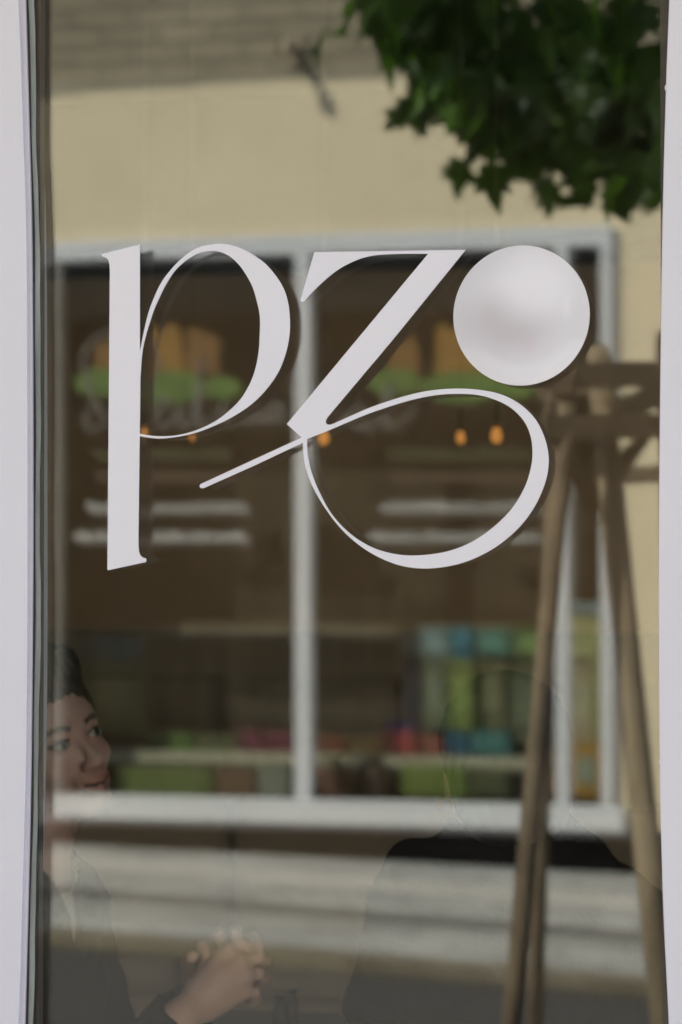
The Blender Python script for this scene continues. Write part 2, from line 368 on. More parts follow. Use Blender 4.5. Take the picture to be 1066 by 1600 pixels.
# ================================================================== setting
asph = mat('asphalt', (.066, .062, .058), .9, var=.35, scale=60, bump=.8, bscale=120)
asph2 = mat('far_ground', (.09, .085, .075), .95, var=.3, scale=.4)
def struct(mb, name, m): return tag(mb.build(name, m), kind='structure')
mb = MB(); mb.box((-900, -900, -.60), (900, 900, -.36)); struct(mb, 'ground', asph2)
kL, kR = G(60, 1462), G(1030, 1520)
kd = (kR-kL).normalized()
def kerbpt(x, off=0):
    t = (x-kL.x)/kd.x; p = kL+kd*t; n = Vector((-kd.y, kd.x, 0)); return p+n*off*(-1)
pv_near = brickmat('near_paving', (.34, .33, .31), (.27, .265, .25), (.14, .13, .12), .3, .3, .006, plane='xy')
mb = MB(); mb.box((-30, -4.15, -.118), (30, 0, 0)); struct(mb, 'near_pavement', pv_near)
mb = MB()
for i in range(60): mb.box((-30+i, -4.28, -.118), (-30+i+.992, -4.152, .004), .012)
struct(mb, 'near_kerb', mat('kerb_stone', (.38, .37, .34), .8, var=.2, scale=9))
OY = 8.96                            # street width, glass to the opposite wall
pv = brickmat('far_paving', (.40, .40, .375), (.34, .34, .32), (.20, .19, .175), .42, .28, .008, plane='xy')
XM = G(533, 1400).x
def slope(x, y): return (-.028-.024*max(-6, min(6, x-XM)))*max(0, min(1, (-y-4.3)/1.4))
def sheet(x0, x1, ya, yb, z, th, name, m, ny=1):
    """thin slab following the falling street; ya/yb give the y of each long edge at x"""
    bm = bmesh.new(); xs = [x0+(x1-x0)*i/40 for i in range(41)]; g = []
    for x in xs:
        col = []
        for j in range(ny+1):
            y = ya(x)+(yb(x)-ya(x))*j/ny; h = z+slope(x, y)
            col.append((bm.verts.new((x, y, h)), bm.verts.new((x, y, h-th))))
        g.append(col)
    for i in range(40):
        for j in range(ny):
            a, b, c_, d_ = g[i][j], g[i+1][j], g[i+1][j+1], g[i][j+1]
            bm.faces.new((a[0], b[0], c_[0], d_[0])); bm.faces.new((d_[1], c_[1], b[1], a[1]))
        for j in (0, ny): bm.faces.new((g[i][j][0], g[i][j][1], g[i+1][j][1], g[i+1][j][0]))
    bmesh.ops.recalc_face_normals(bm, faces=bm.faces)
    mb = MB(); mb.bm.free(); mb.bm = bm; return struct(mb, name, m)
def quad(x0, x1, offa, offb, z, th, name, m):
    yl = lambda o: (lambda x: kerbpt(x, o).y)
    return sheet(x0, x1, yl(offa), yl(offb) if offb is not None else (lambda x: -OY), z, th, name, m)
n_ = Vector((-kd.y, kd.x, 0)); sgn = 1 if n_.y < 0 else -1
def kerbpt(x, off=0):
    t = (x-kL.x)/kd.x; return kL+kd*t+n_*off*sgn
sheet(-14, 12, lambda x: -4.2, lambda x: kerbpt(x, .02).y, -.045, .03, 'road', asph, 12)
quad(-14, 12, .14, None, 0, .115, 'far_pavement', pv)
quad(-14, 12, -.02, .138, .004, .055, 'far_kerb', mat('far_kerb_stone', (.22, .195, .135), .85, col2=(.12, .10, .07), scale=5))
quad(-14, 12, -.13, -.025, -.040, .004, 'gutter', mat('gutter_stone', (.07, .065, .05), .9, var=.4, scale=8))
quad(-14, 12, .88, 1.14, .004, .003, 'shadow_band', mat('shadow_band_tone', (.16, .155, .14), .8, var=.4, scale=6))  # dark strip standing for a shadow band across the paving
quad(-14, 12, 1.75, 2.12, .004, .003, 'paving_band', mat('pale_band', (.47, .455, .41), .8, var=.15, scale=3))
quad(-14, 12, .72, .76, .004, .003, 'paving_band', mat('grey_band', (.33, .32, .295), .8, var=.15, scale=3))

# ================================================================== opposite building (seen in the glass)
tanr = mat('beige_render', (.72, .615, .42), .9, var=.10, scale=1.3, bump=.3, bscale=14)
oppb = brickmat('grey_painted_brick', (.30, .255, .17), (.24, .205, .138), (.175, .15, .108), .30, .095, .012)
plinth_m = mat('dark_plinth', (.009, .0075, .007), .95, var=.3, scale=4, spec=.05)
wf = mat('white_joinery', (.62, .63, .64), .5, var=.05, scale=3)
ob = empty('opposite_building', (0, -OY, 0))
tag(ob, 'beige rendered building across the street, grey brick above a white shop window', 'building')
def obld(mb, name, m): o = mb.build(name, m, ob); o.location = -ob.location; return o
zt = W(450, 373, OY).z; zb = W(450, 1288, OY).z; zbr = W(300, 133, OY).z
x0 = W(62, 870, OY).x; x1 = W(963, 870, OY).x
WALLX0, WALLX1 = -13, 11
mb = MB()
mb.box((WALLX0, -OY-.35, zb-.02), (x0, -OY, zbr)); mb.box((x1, -OY-.35, zb-.02), (WALLX1, -OY, zbr))
mb.box((x0, -OY-.35, zt), (x1, -OY, zbr)); obld(mb, 'rendered_wall', tanr)
mb = MB(); mb.box((WALLX0, -OY-.33, zbr), (WALLX1, -OY-.006, 7.2)); obld(mb, 'brick_wall', oppb)
mb = MB()
for i in range(40):
    xx = WALLX0+i*.6; mb.box((xx, -OY-.03, zbr-.035+random.random()*.03), (xx+.6, -OY+.004, zbr+.03), .002)
obld(mb, 'string_course', mat('string_course', (.29, .26, .19), .9, var=.3, scale=4))
mb = MB(); mb.box((WALLX0, -OY-.35, -.4), (WALLX1, -OY+.03, zb-.02)); obld(mb, 'plinth', plinth_m)
mb = MB(); mb.box((WALLX0, -OY-6, 7.2), (WALLX1, -OY+.12, 7.4)); obld(mb, 'roof', mat('opp_roof', (.12, .11, .1), .9))
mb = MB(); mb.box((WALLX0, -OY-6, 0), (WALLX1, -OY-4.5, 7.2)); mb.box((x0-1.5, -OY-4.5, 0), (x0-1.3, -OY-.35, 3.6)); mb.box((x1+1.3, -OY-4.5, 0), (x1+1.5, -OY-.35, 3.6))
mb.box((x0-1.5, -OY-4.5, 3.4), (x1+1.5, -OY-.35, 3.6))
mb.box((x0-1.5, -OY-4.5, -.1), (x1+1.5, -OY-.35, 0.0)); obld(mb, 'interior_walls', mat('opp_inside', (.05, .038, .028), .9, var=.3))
# joinery
ow = empty('display_window', (x0, -OY, zb))
tag(ow, 'wide white framed shop window with central mullion, set in the beige wall opposite', 'window')
def owb(mb, name, m): o = mb.build(name, m, ow); o.location = -ow.location; return o
RY = OY-.012                          # frame recess
def px(u, Y=RY): return W(u, 870, Y).x
mb = MB(); mb.box((x0, -RY-.07, zt-.10), (x1, -RY+.03, zt), .004); owb(mb, 'frame_head', wf)
mb = MB(); mb.box((x0-.05, -RY-.07, zb-.018), (x1+.05, -OY+.07, zb+.10), .006); owb(mb, 'window_sill', wf)
for a, b, nm in ((62, 100, 'jamb'), (464, 489, 'mullion'), (872, 893, 'mullion'), (943, 962, 'jamb')):
    mb = MB(); mb.box((max(px(a), x0), -RY-.07, zb+.10), (min(px(b), x1), -RY+.035, zt-.10), .004)
    owb(mb, nm, mat('grey_jamb', (.17, .165, .145), .7, var=.2) if a == 62 else wf)
for a, b in ((100, 462), (492, 872), (893, 944)):
    mb = MB(); mb.box((px(a), -RY-.03, zb+.10), (px(b), -RY-.022, zt-.10)); owb(mb, 'glass_pane', opp_glass)
# shelves, and an added dark board hiding the sunlit room behind the opposite glass
dsp = empty('window_display_shelving', (x0, -OY-.6, 0))
tag(dsp, 'dark brown shelving with two pale ledges behind the opposite shop window', 'shelving')
def dpb(mb, name, m): o = mb.build(name, m, dsp); o.location = -dsp.location; return o
bk = mat('light_blocking_board', (.05, .036, .024), .8, var=.5, scale=3, stretch=(4, 4, .5))
mb = MB(); mb.box((x0-.3, -OY-.80, .02), (x1+.3, -OY-.77, zt+.2)); dpb(mb, 'added_back_board', bk)
DY = OY+.55
zs1 = W(500, 992, DY).z; zs2 = W(500, 1195, DY-.25).z
mb = MB(); mb.box((x0-.2, -DY-.21, zs1-.03), (x1+.2, -DY+.03, zs1+.03), .003); dpb(mb, 'shelf', mat('tan_shelf', (.18, .145, .105), .7, var=.3, scale=4))
mb = MB(); mb.box((x0-.05, -DY-.21, zs2-.03), (px(872, DY), -DY+.25, zs2+.02), .003); dpb(mb, 'shelf', mat('cream_shelf', (.46, .42, .32), .7, var=.15, scale=4))
# decals: two identical emblems with illegible white lines
org = mat('orange_film', (.16, .075, .010), .6, var=.3, scale=12); org2 = mat('amber_film', (.25, .125, .012), .6, var=.3, scale=12)
grn = mat('green_film', (.075, .155, .02), .6, var=.3, scale=12); grn2 = mat('dim_green_film', (.03, .04, .012), .6); brn = mat('brown_film', (.05, .028, .014), .6)
wht = mat('pale_letter_film', (.52, .52, .50), .6)
DC = RY-.0; 
def ell(u, v, ru, rv, Y, n=28):
    c_ = M_(W(u, v, Y)); s = abs(W(u+1, v, Y).x-W(u, v, Y).x)
    return [Vector((c_.x+ru*s*math.cos(2*math.pi*k/n), c_.y, c_.z+rv*s*math.sin(2*math.pi*k/n))) for k in range(n)]
def decal(du, lab, w_=1.0):
    Y = RY+.018
    t = empty('window_decal', M_(W(250+du, 600, Y))); tag(t, lab, 'window sticker', 'emblems on the opposite shop window')
    def b_(mb, name, m): o = mb.build(name, m, t); o.location = -t.location; return o
    def poly(pts): return [M_(W(u+du, v, Y)) for u, v in pts]
    mb = MB(); mb.prism(poly([(148, 585), (150, 535), (172, 540), (180, 522), (196, 545), (198, 585)]), (0, .0015, 0)); b_(mb, 'side_tower', org); mb = MB()
    mb.prism(poly([(290, 590), (292, 525), (308, 512), (320, 530), (333, 526), (344, 538), (342, 590)]), (0, .0015, 0)); b_(mb, 'side_tower', org)
    mb = MB(); mb.prism(poly([(222, 592), (225, 520), (236, 508), (244, 522), (262, 516), (270, 508), (283, 522), (288, 592)]), (0, .0015, 0)); b_(mb, 'centre_tower', org2)
    mb = MB(); mb.prism(ell(158+du, 603, 42, 21, Y-.004), (0, .0015, 0)); mb.prism(ell(262+du, 610, 62, 25, Y-.008), (0, .0015, 0)); mb.prism(ell(345+du, 611, 34, 17, Y-.004), (0, .0015, 0)); b_(mb, 'leaf_oval', grn)
    mb = MB()
    for (u0, u1, vv, hh) in ((150, 360, 716, 9),):
        u = u0
        while u < u1:
            l = random.uniform(8, 20); mb.prism(poly([(u, vv-hh), (u+l, vv-hh+random.uniform(-3, 3)), (u+l-2, vv+hh), (u, vv+hh)]), (0, .0015, 0)); u += l+5
    b_(mb, 'small_lettering', grn2)
    mb = MB(); mb.prism(poly([(150, 744), (370, 744), (370, 758), (150, 758)]), (0, .0015, 0)); b_(mb, 'rule', brn)
    for (u0, u1, vv) in ((138, 382, 800), (118, 384, 846)):
        mb = MB(); u = u0
        while u < u1:
            l = random.uniform(3, 7); h = random.choice((5, 6, 10)); mb.prism(poly([(u, vv-h), (u+l, vv-h), (u+l, vv+6), (u, vv+6)]), (0, .0015, 0)); u += l+random.choice((2.2, 2.8, 5))
        b_(mb, 'text_line', wht)
decal(0, 'orange and green emblem over two pale text lines on the left pane opposite')
decal(460, 'orange and green emblem over two pale text lines on the middle pane opposite')
# faint, illegible script across the opposite window
def scr(pts, name='script_stroke'):
    P = [M_(W(u, v, RY+.004)) for u, v in dense(pts, 8)]; mb = MB()
    for i in range(len(P)-1):
        a, b_ = P[i], P[i+1]; t_ = (b_-a).normalized(); n = Vector((-t_.z, 0, t_.x))*.009
        mb.prism([a-n, b_-n, b_+n, a+n], (0, .0012, 0))
    o = mb.build(name, scm, st_); o.location = -st_.location
scm = mat('faint_grey_film', (.15, .145, .135), .7)
st_ = empty('script_decal', M_(W(350, 650, RY))); tag(st_, 'faint grey handwriting flourish across the opposite shop window', 'window sticker')
scr([(160, 640), (138, 650), (132, 668), (150, 678), (164, 662), (150, 636), (136, 600), (132, 560), (160, 528), (210, 524), (244, 560), (238, 596), (214, 612)])
scr([(232, 640), (246, 650), (262, 640), (256, 626), (240, 640), (250, 672), (272, 664), (284, 636), (282, 664), (300, 668), (318, 560), (310, 668), (340, 656), (352, 634), (350, 668), (368, 666)])
scr([(384, 636), (376, 660), (392, 668), (402, 642), (384, 636), (412, 664), (424, 630), (420, 670), (440, 634), (440, 672)])
scr([(520, 640), (516, 672), (540, 640), (544, 672), (566, 640), (572, 660), (560, 674), (590, 668), (612, 600), (604, 670), (630, 664), (650, 640)])

# display goods
GOODS = [
 # u0,u1,v0,v1,Y,colour,name,label
 (66, 128, 1003, 1150, .48, (.05, .10, .10), 'display_box', 'dark teal box at the far left of the opposite display'),
 (130, 222, 1003, 1038, .30, (.03, .085, .10), 'display_box', 'flat dark blue box beneath the tan shelf, left pane opposite'),
 (134, 222, 1042, 1150, .42, (.13, .135, .05), 'display_box', 'olive box in the left pane of the opposite display'),
 (232, 262, 1152, 1184, .34, (.04, .10, .03), 'display_book', 'small green book on the cream ledge, left pane opposite'),
 (266, 300, 1154, 1184, .34, (.07, .16, .03), 'display_book', 'bright green book on the cream ledge, left pane opposite'),
 (306, 372, 1158, 1184, .34, (.10, .11, .05), 'display_book', 'low olive book on the cream ledge, left pane opposite'),
 (376, 410, 1150, 1184, .34, (.16, .03, .06), 'display_book', 'magenta book on the cream ledge, left pane opposite'),
 (415, 455, 1152, 1184, .34, (.14, .02, .05), 'display_book', 'wine red book on the cream ledge beside the mullion'),
 (180, 330, 1208, 1252, .12, (.16, .20, .06), 'poster_board', 'green panel under the cream ledge, left pane opposite'),
 (334, 400, 1208, 1252, .14, (.19, .11, .07), 'poster_board', 'brown panel under the cream ledge, left pane opposite'),
 (404, 452, 1208, 1252, .12, (.24, .25, .20), 'poster_board', 'pale grey panel under the cream ledge beside the mullion'),
 (500, 540, 1160, 1184, .34, (.16, .035, .02), 'display_book', 'brick red book on the cream ledge, middle pane opposite'),
 (545, 596, 1164, 1184, .34, (.13, .07, .02), 'display_book', 'amber book on the cream ledge, middle pane opposite'),
 (600, 650, 1150, 1186, .26, (.38, .05, .06), 'display_book', 'bright red book in the middle pane of the opposite display'),
 (606, 646, 1136, 1150, .30, (.04, .05, .30), 'display_book', 'thin blue book lying on the bright red one opposite'),
 (652, 694, 1160, 1186, .30, (.26, .07, .06), 'display_book', 'dull red book right of the bright red one opposite'),
 (630, 656, 990, 1034, .40, (.09, .11, .10), 'display_box', 'grey green box under the tan shelf, middle pane opposite'),
 (658, 704, 986, 1034, .36, (.14, .21, .22), 'display_box', 'slate box under the tan shelf, middle pane opposite'),
 (706, 742, 986, 1036, .32, (.02, .16, .23), 'display_box', 'deep teal blue box under the tan shelf opposite'),
 (744, 802, 990, 1034, .34, (.06, .19, .15), 'display_box', 'sea green box under the tan shelf opposite'),
 (804, 866, 986, 1038, .36, (.13, .21, .06), 'display_box', 'leaf green box under the tan shelf beside the thin mullion'),
 (634, 660, 1038, 1148, .40, (.035, .045, .09), 'display_box', 'tall navy box in the middle pane opposite'),
 (662, 700, 1038, 1148, .36, (.11, .14, .09), 'display_box', 'tall grey green box in the middle pane opposite'),
 (703, 742, 1038, 1148, .30, (.17, .21, .05), 'display_box', 'tall lime box in the middle pane opposite'),
 (745, 792, 1038, 1148, .36, (.14, .13, .06), 'display_box', 'tall olive brown box in the middle pane opposite'),
 (796, 866, 1042, 1170, .38, (.10, .11, .06), 'display_box', 'dark green box behind the stakes, middle pane opposite'),
 (700, 737, 1152, 1186, .28, (.03, .10, .17), 'display_book', 'dark blue book on the cream ledge opposite'),
 (740, 798, 1152, 1186, .28, (.05, .17, .17), 'display_book', 'teal book on the cream ledge opposite'),
 (628, 732, 1204, 1252, .12, (.15, .20, .04), 'poster_board', 'olive panel under the cream ledge, middle pane opposite'),
 (736, 796, 1208, 1252, .14, (.08, .085, .03), 'poster_board', 'dark olive panel under the cream ledge opposite'),
 (826, 868, 1172, 1252, .10, (.33, .17, .03), 'poster_board', 'orange bordered panel left of the thin mullion opposite'),
 (896, 942, 950, 966, .16, (.25, .38, .45), 'poster_board', 'pale blue strip at the top of the narrow pane display'),
 (896, 942, 967, 1036, .18, (.42, .40, .20), 'poster_board', 'pale yellow panel in the narrow pane opposite'),
 (896, 932, 1038, 1168, .20, (.36, .29, .19), 'poster_board', 'tan poster in the narrow pane opposite'),
 (933, 943, 1038, 1168, .17, (.33, .34, .12), 'poster_board', 'thin yellow green strip in the narrow pane opposite'),
 (896, 942, 1170, 1254, .16, (.45, .24, .05), 'poster_board', 'orange bordered panel in the narrow pane opposite'),
]
for (a, b, c0, c1, dy, col, nm, lab) in GOODS:
    Y = OY+.12+dy; P, Q = M_(W(a, c1, Y)), M_(W(b, c0, Y))
    m = mat(nm+'_'+lab.split()[0], col, .55, var=.25, scale=9)
    dep = {'display_box': .14, 'display_book': .10, 'poster_board': .02}[nm]
    t = empty(nm, ((P.x+Q.x)/2, P.y, P.z)); tag(t, lab, {'display_box': 'box', 'display_book': 'book', 'poster_board': 'poster'}[nm], 'goods in the opposite shop window')
    mb = MB(); mb.box((P.x, P.y-dep, P.z), (Q.x, P.y, Q.z), .004)
    o = mb.build({'display_box': 'carton', 'display_book': 'cover', 'poster_board': 'print'}[nm], m, t); o.location = -t.location
    if nm == 'display_box' or 'bordered' in lab or 'poster' in lab:
        wq, hq = (Q.x-P.x)*.22, (Q.z-P.z)*.24
        mb = MB(); mb.box((P.x+wq, P.y+.0005, P.z+hq), (Q.x-wq, P.y+.003, Q.z-hq))
        cc = (.30, .36, .30) if 'bordered' in lab else tuple(min(.5, c*1.5+.03) for c in col)
        o = mb.build('printed_patch', mat('patch', cc, .6, var=.3, scale=14), t); o.location = -t.location
# flower pots at the bottom of the middle pane
for (u, rr, colr, lab) in ((527, .10, (.20, .09, .07), 'rust coloured pot right of the central mullion opposite'), (590, .085, (.12, .07, .06), 'dark brown pot in the middle pane opposite')):
    p = M_(W(u, 1252, OY+.32)); t = empty('plant_pot', p); tag(t, lab, 'pot', 'pots in the opposite shop window')
    o = MB().lathe((0, 0, 0), [(rr*.7, 0), (rr, .12), (rr*1.06, .12), (rr*1.06, .15), (rr*.9, .15), (rr*.9, .13)]).build('pot_body', mat('pot', colr, .7, var=.3, scale=20), t)
    mb = MB()
    for k in range(14):
        a_ = k*2.4; mb.tube([(0, 0, .13), (.03*math.cos(a_), .03*math.sin(a_), .18), (.08*math.cos(a_), .08*math.sin(a_), .19+.02*(k % 3))], [.006, .012, .002], 6)
    mb.build('leaves', mat('pot_leaf', (.07, .12, .04), .6), t)
# wall lamp on the brick
lp = M_(W(464, 84, OY)); t = empty('wall_lamp', lp); tag(t, 'small wall lamp on a bracket at the foot of the grey brickwork', 'lamp')
lm = mat('lamp_brown', (.26, .215, .15), .5, metal=.3)
MB().box((-.05, 0, -.08), (.05, .02, .08), .004).build('back_plate', lm, t)
MB().tube([(0, .02, 0), (0, .10, .005), (0, .20, -.01)], [.026, .024, .02]).build('arm', lm, t)
MB().lathe((0, .19, -.05), [(.038, 0), (.034, .03), (.022, .05), (.015, .075)]).build('lamp_shade', lm, t)

# ================================================================== street tree with timber stakes (reflected)
TD = 6.2
def D(u, v, d): return M_(CAM + ray(u+6, v)*d)
bark = mat('tree_bark', (.055, .042, .032), .9, var=.4, scale=20, stretch=(1, 1, .3), bump=.8, bscale=40)
tb = D(1135, 1500, TD); tx, ty = tb.x, tb.y
tree = empty('street_tree', (tx, ty, 0)); tag(tree, 'young lobed leaf street tree tied between timber stakes', 'tree')
def tbuild(mb, name, m, smooth=True): o = mb.build(name, m, tree, smooth); o.location = -tree.location; return o
mb = MB(); mb.tube([(tx, ty, -.02), (tx+.01, ty, .5), (tx, ty+.01, 1.3), (tx+.02, ty, 2.1), (tx+.05, ty, 2.9), (tx+.03, ty-.03, 4.2), (tx+.03, ty, 5.1)], [.038, .028, .026, .025, .024, .018, .006], 14); tbuild(mb, 'trunk', bark)
CZ = 4.78; crx, crz = .74, 1.62; ccx = D(1105, 100, TD).x
limbs = MB(); tips = []
for k in range(34):
    zb_ = 2.35+2.3*random.random()**1.0; a_ = k*2.399+random.uniform(-.3, .3)
    ln = random.uniform(.55, .95)
    e = Vector((math.cos(a_), math.sin(a_), random.uniform(-.25, .45)))
    s_ = Vector((tx+.03, ty, zb_)); e.x += (ccx-tx)*.9; ln *= min(1, .35+.5*max(0, zb_-2.3)); mid = s_+e*ln*.5+Vector((0, 0, .08)); en = s_+e*ln+Vector((0, 0, -.06))
    limbs.tube([s_, mid, en], [.014, .009, .004], 7); tips += [s_+e*ln*t for t in (.4, .6, .8, 1)]
tbuild(limbs, 'limbs', bark)
# lobed leaf outline, petiole at the origin, tip along +y
LEAF = [(0, 0), (.14, -.06), (.34, .02), (.28, .16), (.52, .30), (.38, .38), (.46, .58), (.22, .52), (.16, .74), (0, 1.05)]
LEAF = LEAF+[(-x, y) for x, y in LEAF[-2:0:-1]]
bm = bmesh.new()
def add_leaf(p, d, s):
    d = d.normalized(); nrm = Vector((random.gauss(0, .8), random.gauss(0, .8), random.gauss(.6, .5))).normalized()
    x = d.cross(nrm)
    if x.length < .05: return
    x.normalize(); n2 = x.cross(d)
    sp = [bm.verts.new(p+d*s*t+n2*(-s*.25*t*t)) for t in (0, .35, .7)]
    vs = []
    for (a, b) in LEAF:
        vs.append(bm.verts.new(p+(x*a+d*b+n2*(abs(a)*.22-.25*b*b))*s))
    n = len(LEAF)
    mid = bm.verts.new(p+(d*.42+n2*(-.25*.18))*s)
    for i in range(n): bm.faces.new((mid, vs[i], vs[(i+1) % n]))
    for v in sp: bm.verts.remove(v)
def crown_noise(v): 
    return .09*math.sin(3.1*v.x*3+1.3)+.11*math.sin(4.7*v.y*2+.4)+.10*math.sin(v.z*9+v.x*5)
n_leaf = 0
while n_leaf < 3000:
    v = Vector((random.gauss(0, 1), random.gauss(0, 1), random.gauss(0, 1))).normalized()
    rr = random.random()**.42*(1+crown_noise(v))
    if math.sin(7*v.x+5*v.z+2)+math.sin(6*v.y-4*v.x) < -1.25 and rr > .75: continue
    p = Vector((ccx+v.x*rr*crx, ty+v.y*rr*crx*1.0, CZ+v.z*rr*crz))
    s = random.uniform(.07, .135)
    d = Vector((v.x*.6+random.gauss(0, .4), v.y*.6+random.gauss(0, .4), -.9+random.gauss(0, .35)))
    add_leaf(p, d, s); n_leaf += 1
for _ in range(3600):                # upper canopy added above the view to shade the lower crown
    v = Vector((random.gauss(0, 1), random.gauss(0, 1), random.gauss(0, 1))).normalized(); rr = random.random()**.5*(1+crown_noise(v))
    p = Vector((ccx-.45+v.x*rr*1.7, ty+v.y*rr*1.6, 4.75+v.z*rr*1.05))
    add_leaf(p, Vector((v.x*.6+random.gauss(0, .4), v.y*.6+random.gauss(0, .4), -.9+random.gauss(0, .35))), random.uniform(.10, .16))
# drooping sprays at the lower left rim
for (u, v_, cnt, sp_) in ((565, 15, 26, .09), (625, 95, 42, .10), (605, 130, 16, .05), (690, 190, 60, .10), (705, 232, 18, .05), (745, 285, 22, .06), (790, 270, 60, .11), (832, 318, 24, .06), (885, 285, 70, .11), (960, 270, 60, .11), (1005, 310, 30, .07), (1020, 250, 60, .10), (930, 300, 22, .06), (650, 30, 50, .12), (760, 150, 80, .14), (860, 200, 90, .15), (960, 180, 90, .15)):
    cpt = D(u+38, v_-92, TD+random.choice((-.35, .05, .55, .85)))
    for _ in range(cnt):
        p = cpt+Vector((random.gauss(0, sp_), random.gauss(0, sp_*1.4), random.gauss(0, sp_*.8)))
        add_leaf(p, Vector((random.gauss(-.15, .35), random.gauss(0, .35), -1)), random.uniform(.07, .12))
me = bpy.data.meshes.new('crown'); bm.to_mesh(me); bm.free()
lm_, nt, b = newmat('leaf'); nt.nodes.remove(b); out = nt.nodes['Material Output']
geo = nt.nodes.new('ShaderNodeNewGeometry'); rmp = nt.nodes.new('ShaderNodeValToRGB')
rmp.color_ramp.elements[0].color = (.013, .022, .007, 1); rmp.color_ramp.elements[1].color = (.032, .056, .013, 1); e3 = rmp.color_ramp.elements.new(.90); e3.color = (.032, .056, .013, 1); rmp.color_ramp.elements[2].color = (.10, .20, .03, 1)
nt.links.new(geo.outputs['Random Per Island'], rmp.inputs[0])
df = nt.nodes.new('ShaderNodeBsdfDiffuse'); tl = nt.nodes.new('ShaderNodeBsdfTranslucent'); gl = nt.nodes.new('ShaderNodeBsdfGlossy'); gl.inputs['Roughness'].default_value = .4
tl.inputs[0].default_value = (.09, .20, .015, 1); gl.inputs[0].default_value = (.8, .9, .9, 1)
m1 = nt.nodes.new('ShaderNodeMixShader'); m1.inputs[0].default_value = .45; m2 = nt.nodes.new('ShaderNodeMixShader'); m2.inputs[0].default_value = .012
nt.links.new(rmp.outputs[0], df.inputs[0]); nt.links.new(df.outputs[0], m1.inputs[1]); nt.links.new(tl.outputs[0], m1.inputs[2])
nt.links.new(m1.outputs[0], m2.inputs[1]); nt.links.new(gl.outputs[0], m2.inputs[2]); nt.links.new(m2.outputs[0], out.inputs[0])
me.materials.append(lm_); co = link(bpy.data.objects.new('crown', me), tree); co.location = -tree.location

# timber tree stakes
stm = mat('weathered_timber', (.25, .19, .12), .85, col2=(.10, .075, .048), scale=14, stretch=(2, 2, .35), bump=.6, bscale=50)
stk = empty('tree_stakes', (tx, ty, 0)); tag(stk, 'timber tree guard of splayed round posts joined by cross rails', 'tree guard')
def sb(mb, name, m=stm, smooth=True): o = mb.build(name, m, stk, smooth); o.location = -stk.location; return o
def toground(a, b):                  # run the line a->b down to the pavement
    t = (0-a.z)/(b.z-a.z); return a+(b-a)*t
pale_post = mat('pale_timber', (.36, .29, .19), .85, col2=(.20, .155, .10), scale=14, stretch=(2, 2, .35), bump=.6, bscale=50)
def post(u0, v0, u1, v1, d0, d1, r=.030, m=None):
    a, b_ = D(u0, v0, d0), D(u1, v1, d1); g = toground(a, b_); pts = [a+(g-a)*t for t in (0, .02, .3, .6, 1)]
    sb(MB().tube(pts, [r*.8, r, r*1.02, r*1.05, r*1.08], 14), 'post', m or stm)
post(892, 545, 806, 1500, 5.75, 5.55, .022)
post(932, 545, 1026, 1500, 5.9, 5.7, .031, pale_post)
post(1040, 520, 1075, 1500, 6.8, 6.9, .028)
rlm = mat('canopy_shade_timber', (.15, .115, .075), .85, col2=(.05, .038, .025), scale=14, stretch=(.5, 3, 3), bump=.6, bscale=50)  # canopy shade put into the colour of rails and braces
def rail(u0, v0, u1, v1, d0, d1, h, wd=.035):
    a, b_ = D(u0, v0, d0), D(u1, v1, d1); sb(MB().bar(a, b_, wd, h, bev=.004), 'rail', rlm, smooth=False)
post(868, 565, 838, 1500, 6.6, 6.6, .021)
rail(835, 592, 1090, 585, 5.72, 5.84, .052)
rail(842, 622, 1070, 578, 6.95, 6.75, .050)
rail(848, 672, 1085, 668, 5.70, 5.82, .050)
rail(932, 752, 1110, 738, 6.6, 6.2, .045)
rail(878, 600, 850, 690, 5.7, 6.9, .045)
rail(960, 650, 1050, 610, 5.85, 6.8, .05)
for (a0, b0, a1, b1) in ((880, 695, 925, 800), (1000, 690, 930, 800)):
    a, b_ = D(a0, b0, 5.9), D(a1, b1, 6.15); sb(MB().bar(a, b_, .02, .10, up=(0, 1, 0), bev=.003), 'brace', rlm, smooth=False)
sb(MB().lathe((tx, ty, 1.66), [(.045, 0), (.052, 0), (.052, .06), (.045, .06)]), 'strap', mat('strap', (.03, .028, .025), .8))

# ================================================================== cafe interior
floor_m = mat('dark_floor', (.10, .07, .045), .5, var=.4, scale=3, stretch=(.3, 3, 1))
mb = MB(); mb.box((-4.2, .3, -.1), (3.6, 5.2, FLOOR)); struct(mb, 'floor', floor_m)
# table
tc_ = W(460, 1700, .72); TT = .75
tbl = empty('cafe_table', (tc_.x, .70, FLOOR)); tag(tbl, 'pale grey cafe table just inside the window between the two people', 'table')
tw = mat('table_top', (.33, .33, .33), .35, var=.12, scale=5)
MB().box((-.36, -.34, TT-.03-FLOOR), (.36, .46, TT-FLOOR), .006).build('tabletop', tw, tbl)
ir = mat('dark_iron', (.03, .03, .03), .5, metal=.7)
MB().tube([(0, .05, .02), (0, .05, TT-.05)], .03).build('leg', ir, tbl)
MB().lathe((0, .05, 0), [(.22, 0), (.22, .012), (.05, .03), (.03, .06)]).build('foot', ir, tbl)
for (u, v, Y, lab) in ((437, 1556, 1.0, 'small dark slim bottle on the table, the shorter left one'), (457, 1546, 1.03, 'small dark slim bottle on the table, the taller right one')):
    p = W(u, v, Y); t = empty('small_bottle', (p.x, Y, TT)); tag(t, lab, 'bottle', 'bottles on the cafe table'); h = p.z-TT
    MB().lathe((0, 0, 0), [(.0095, 0), (.0105, .01), (.0105, h*.75), (.007, h*.85), (.007, h*.93)]).build('glass_body', mat('dark_bottle', (.05, .035, .035), .3), t, True)
    MB().lathe((0, 0, h*.93), [(.0085, 0), (.0085, h*.07)]).build('cap', ir, t, True)
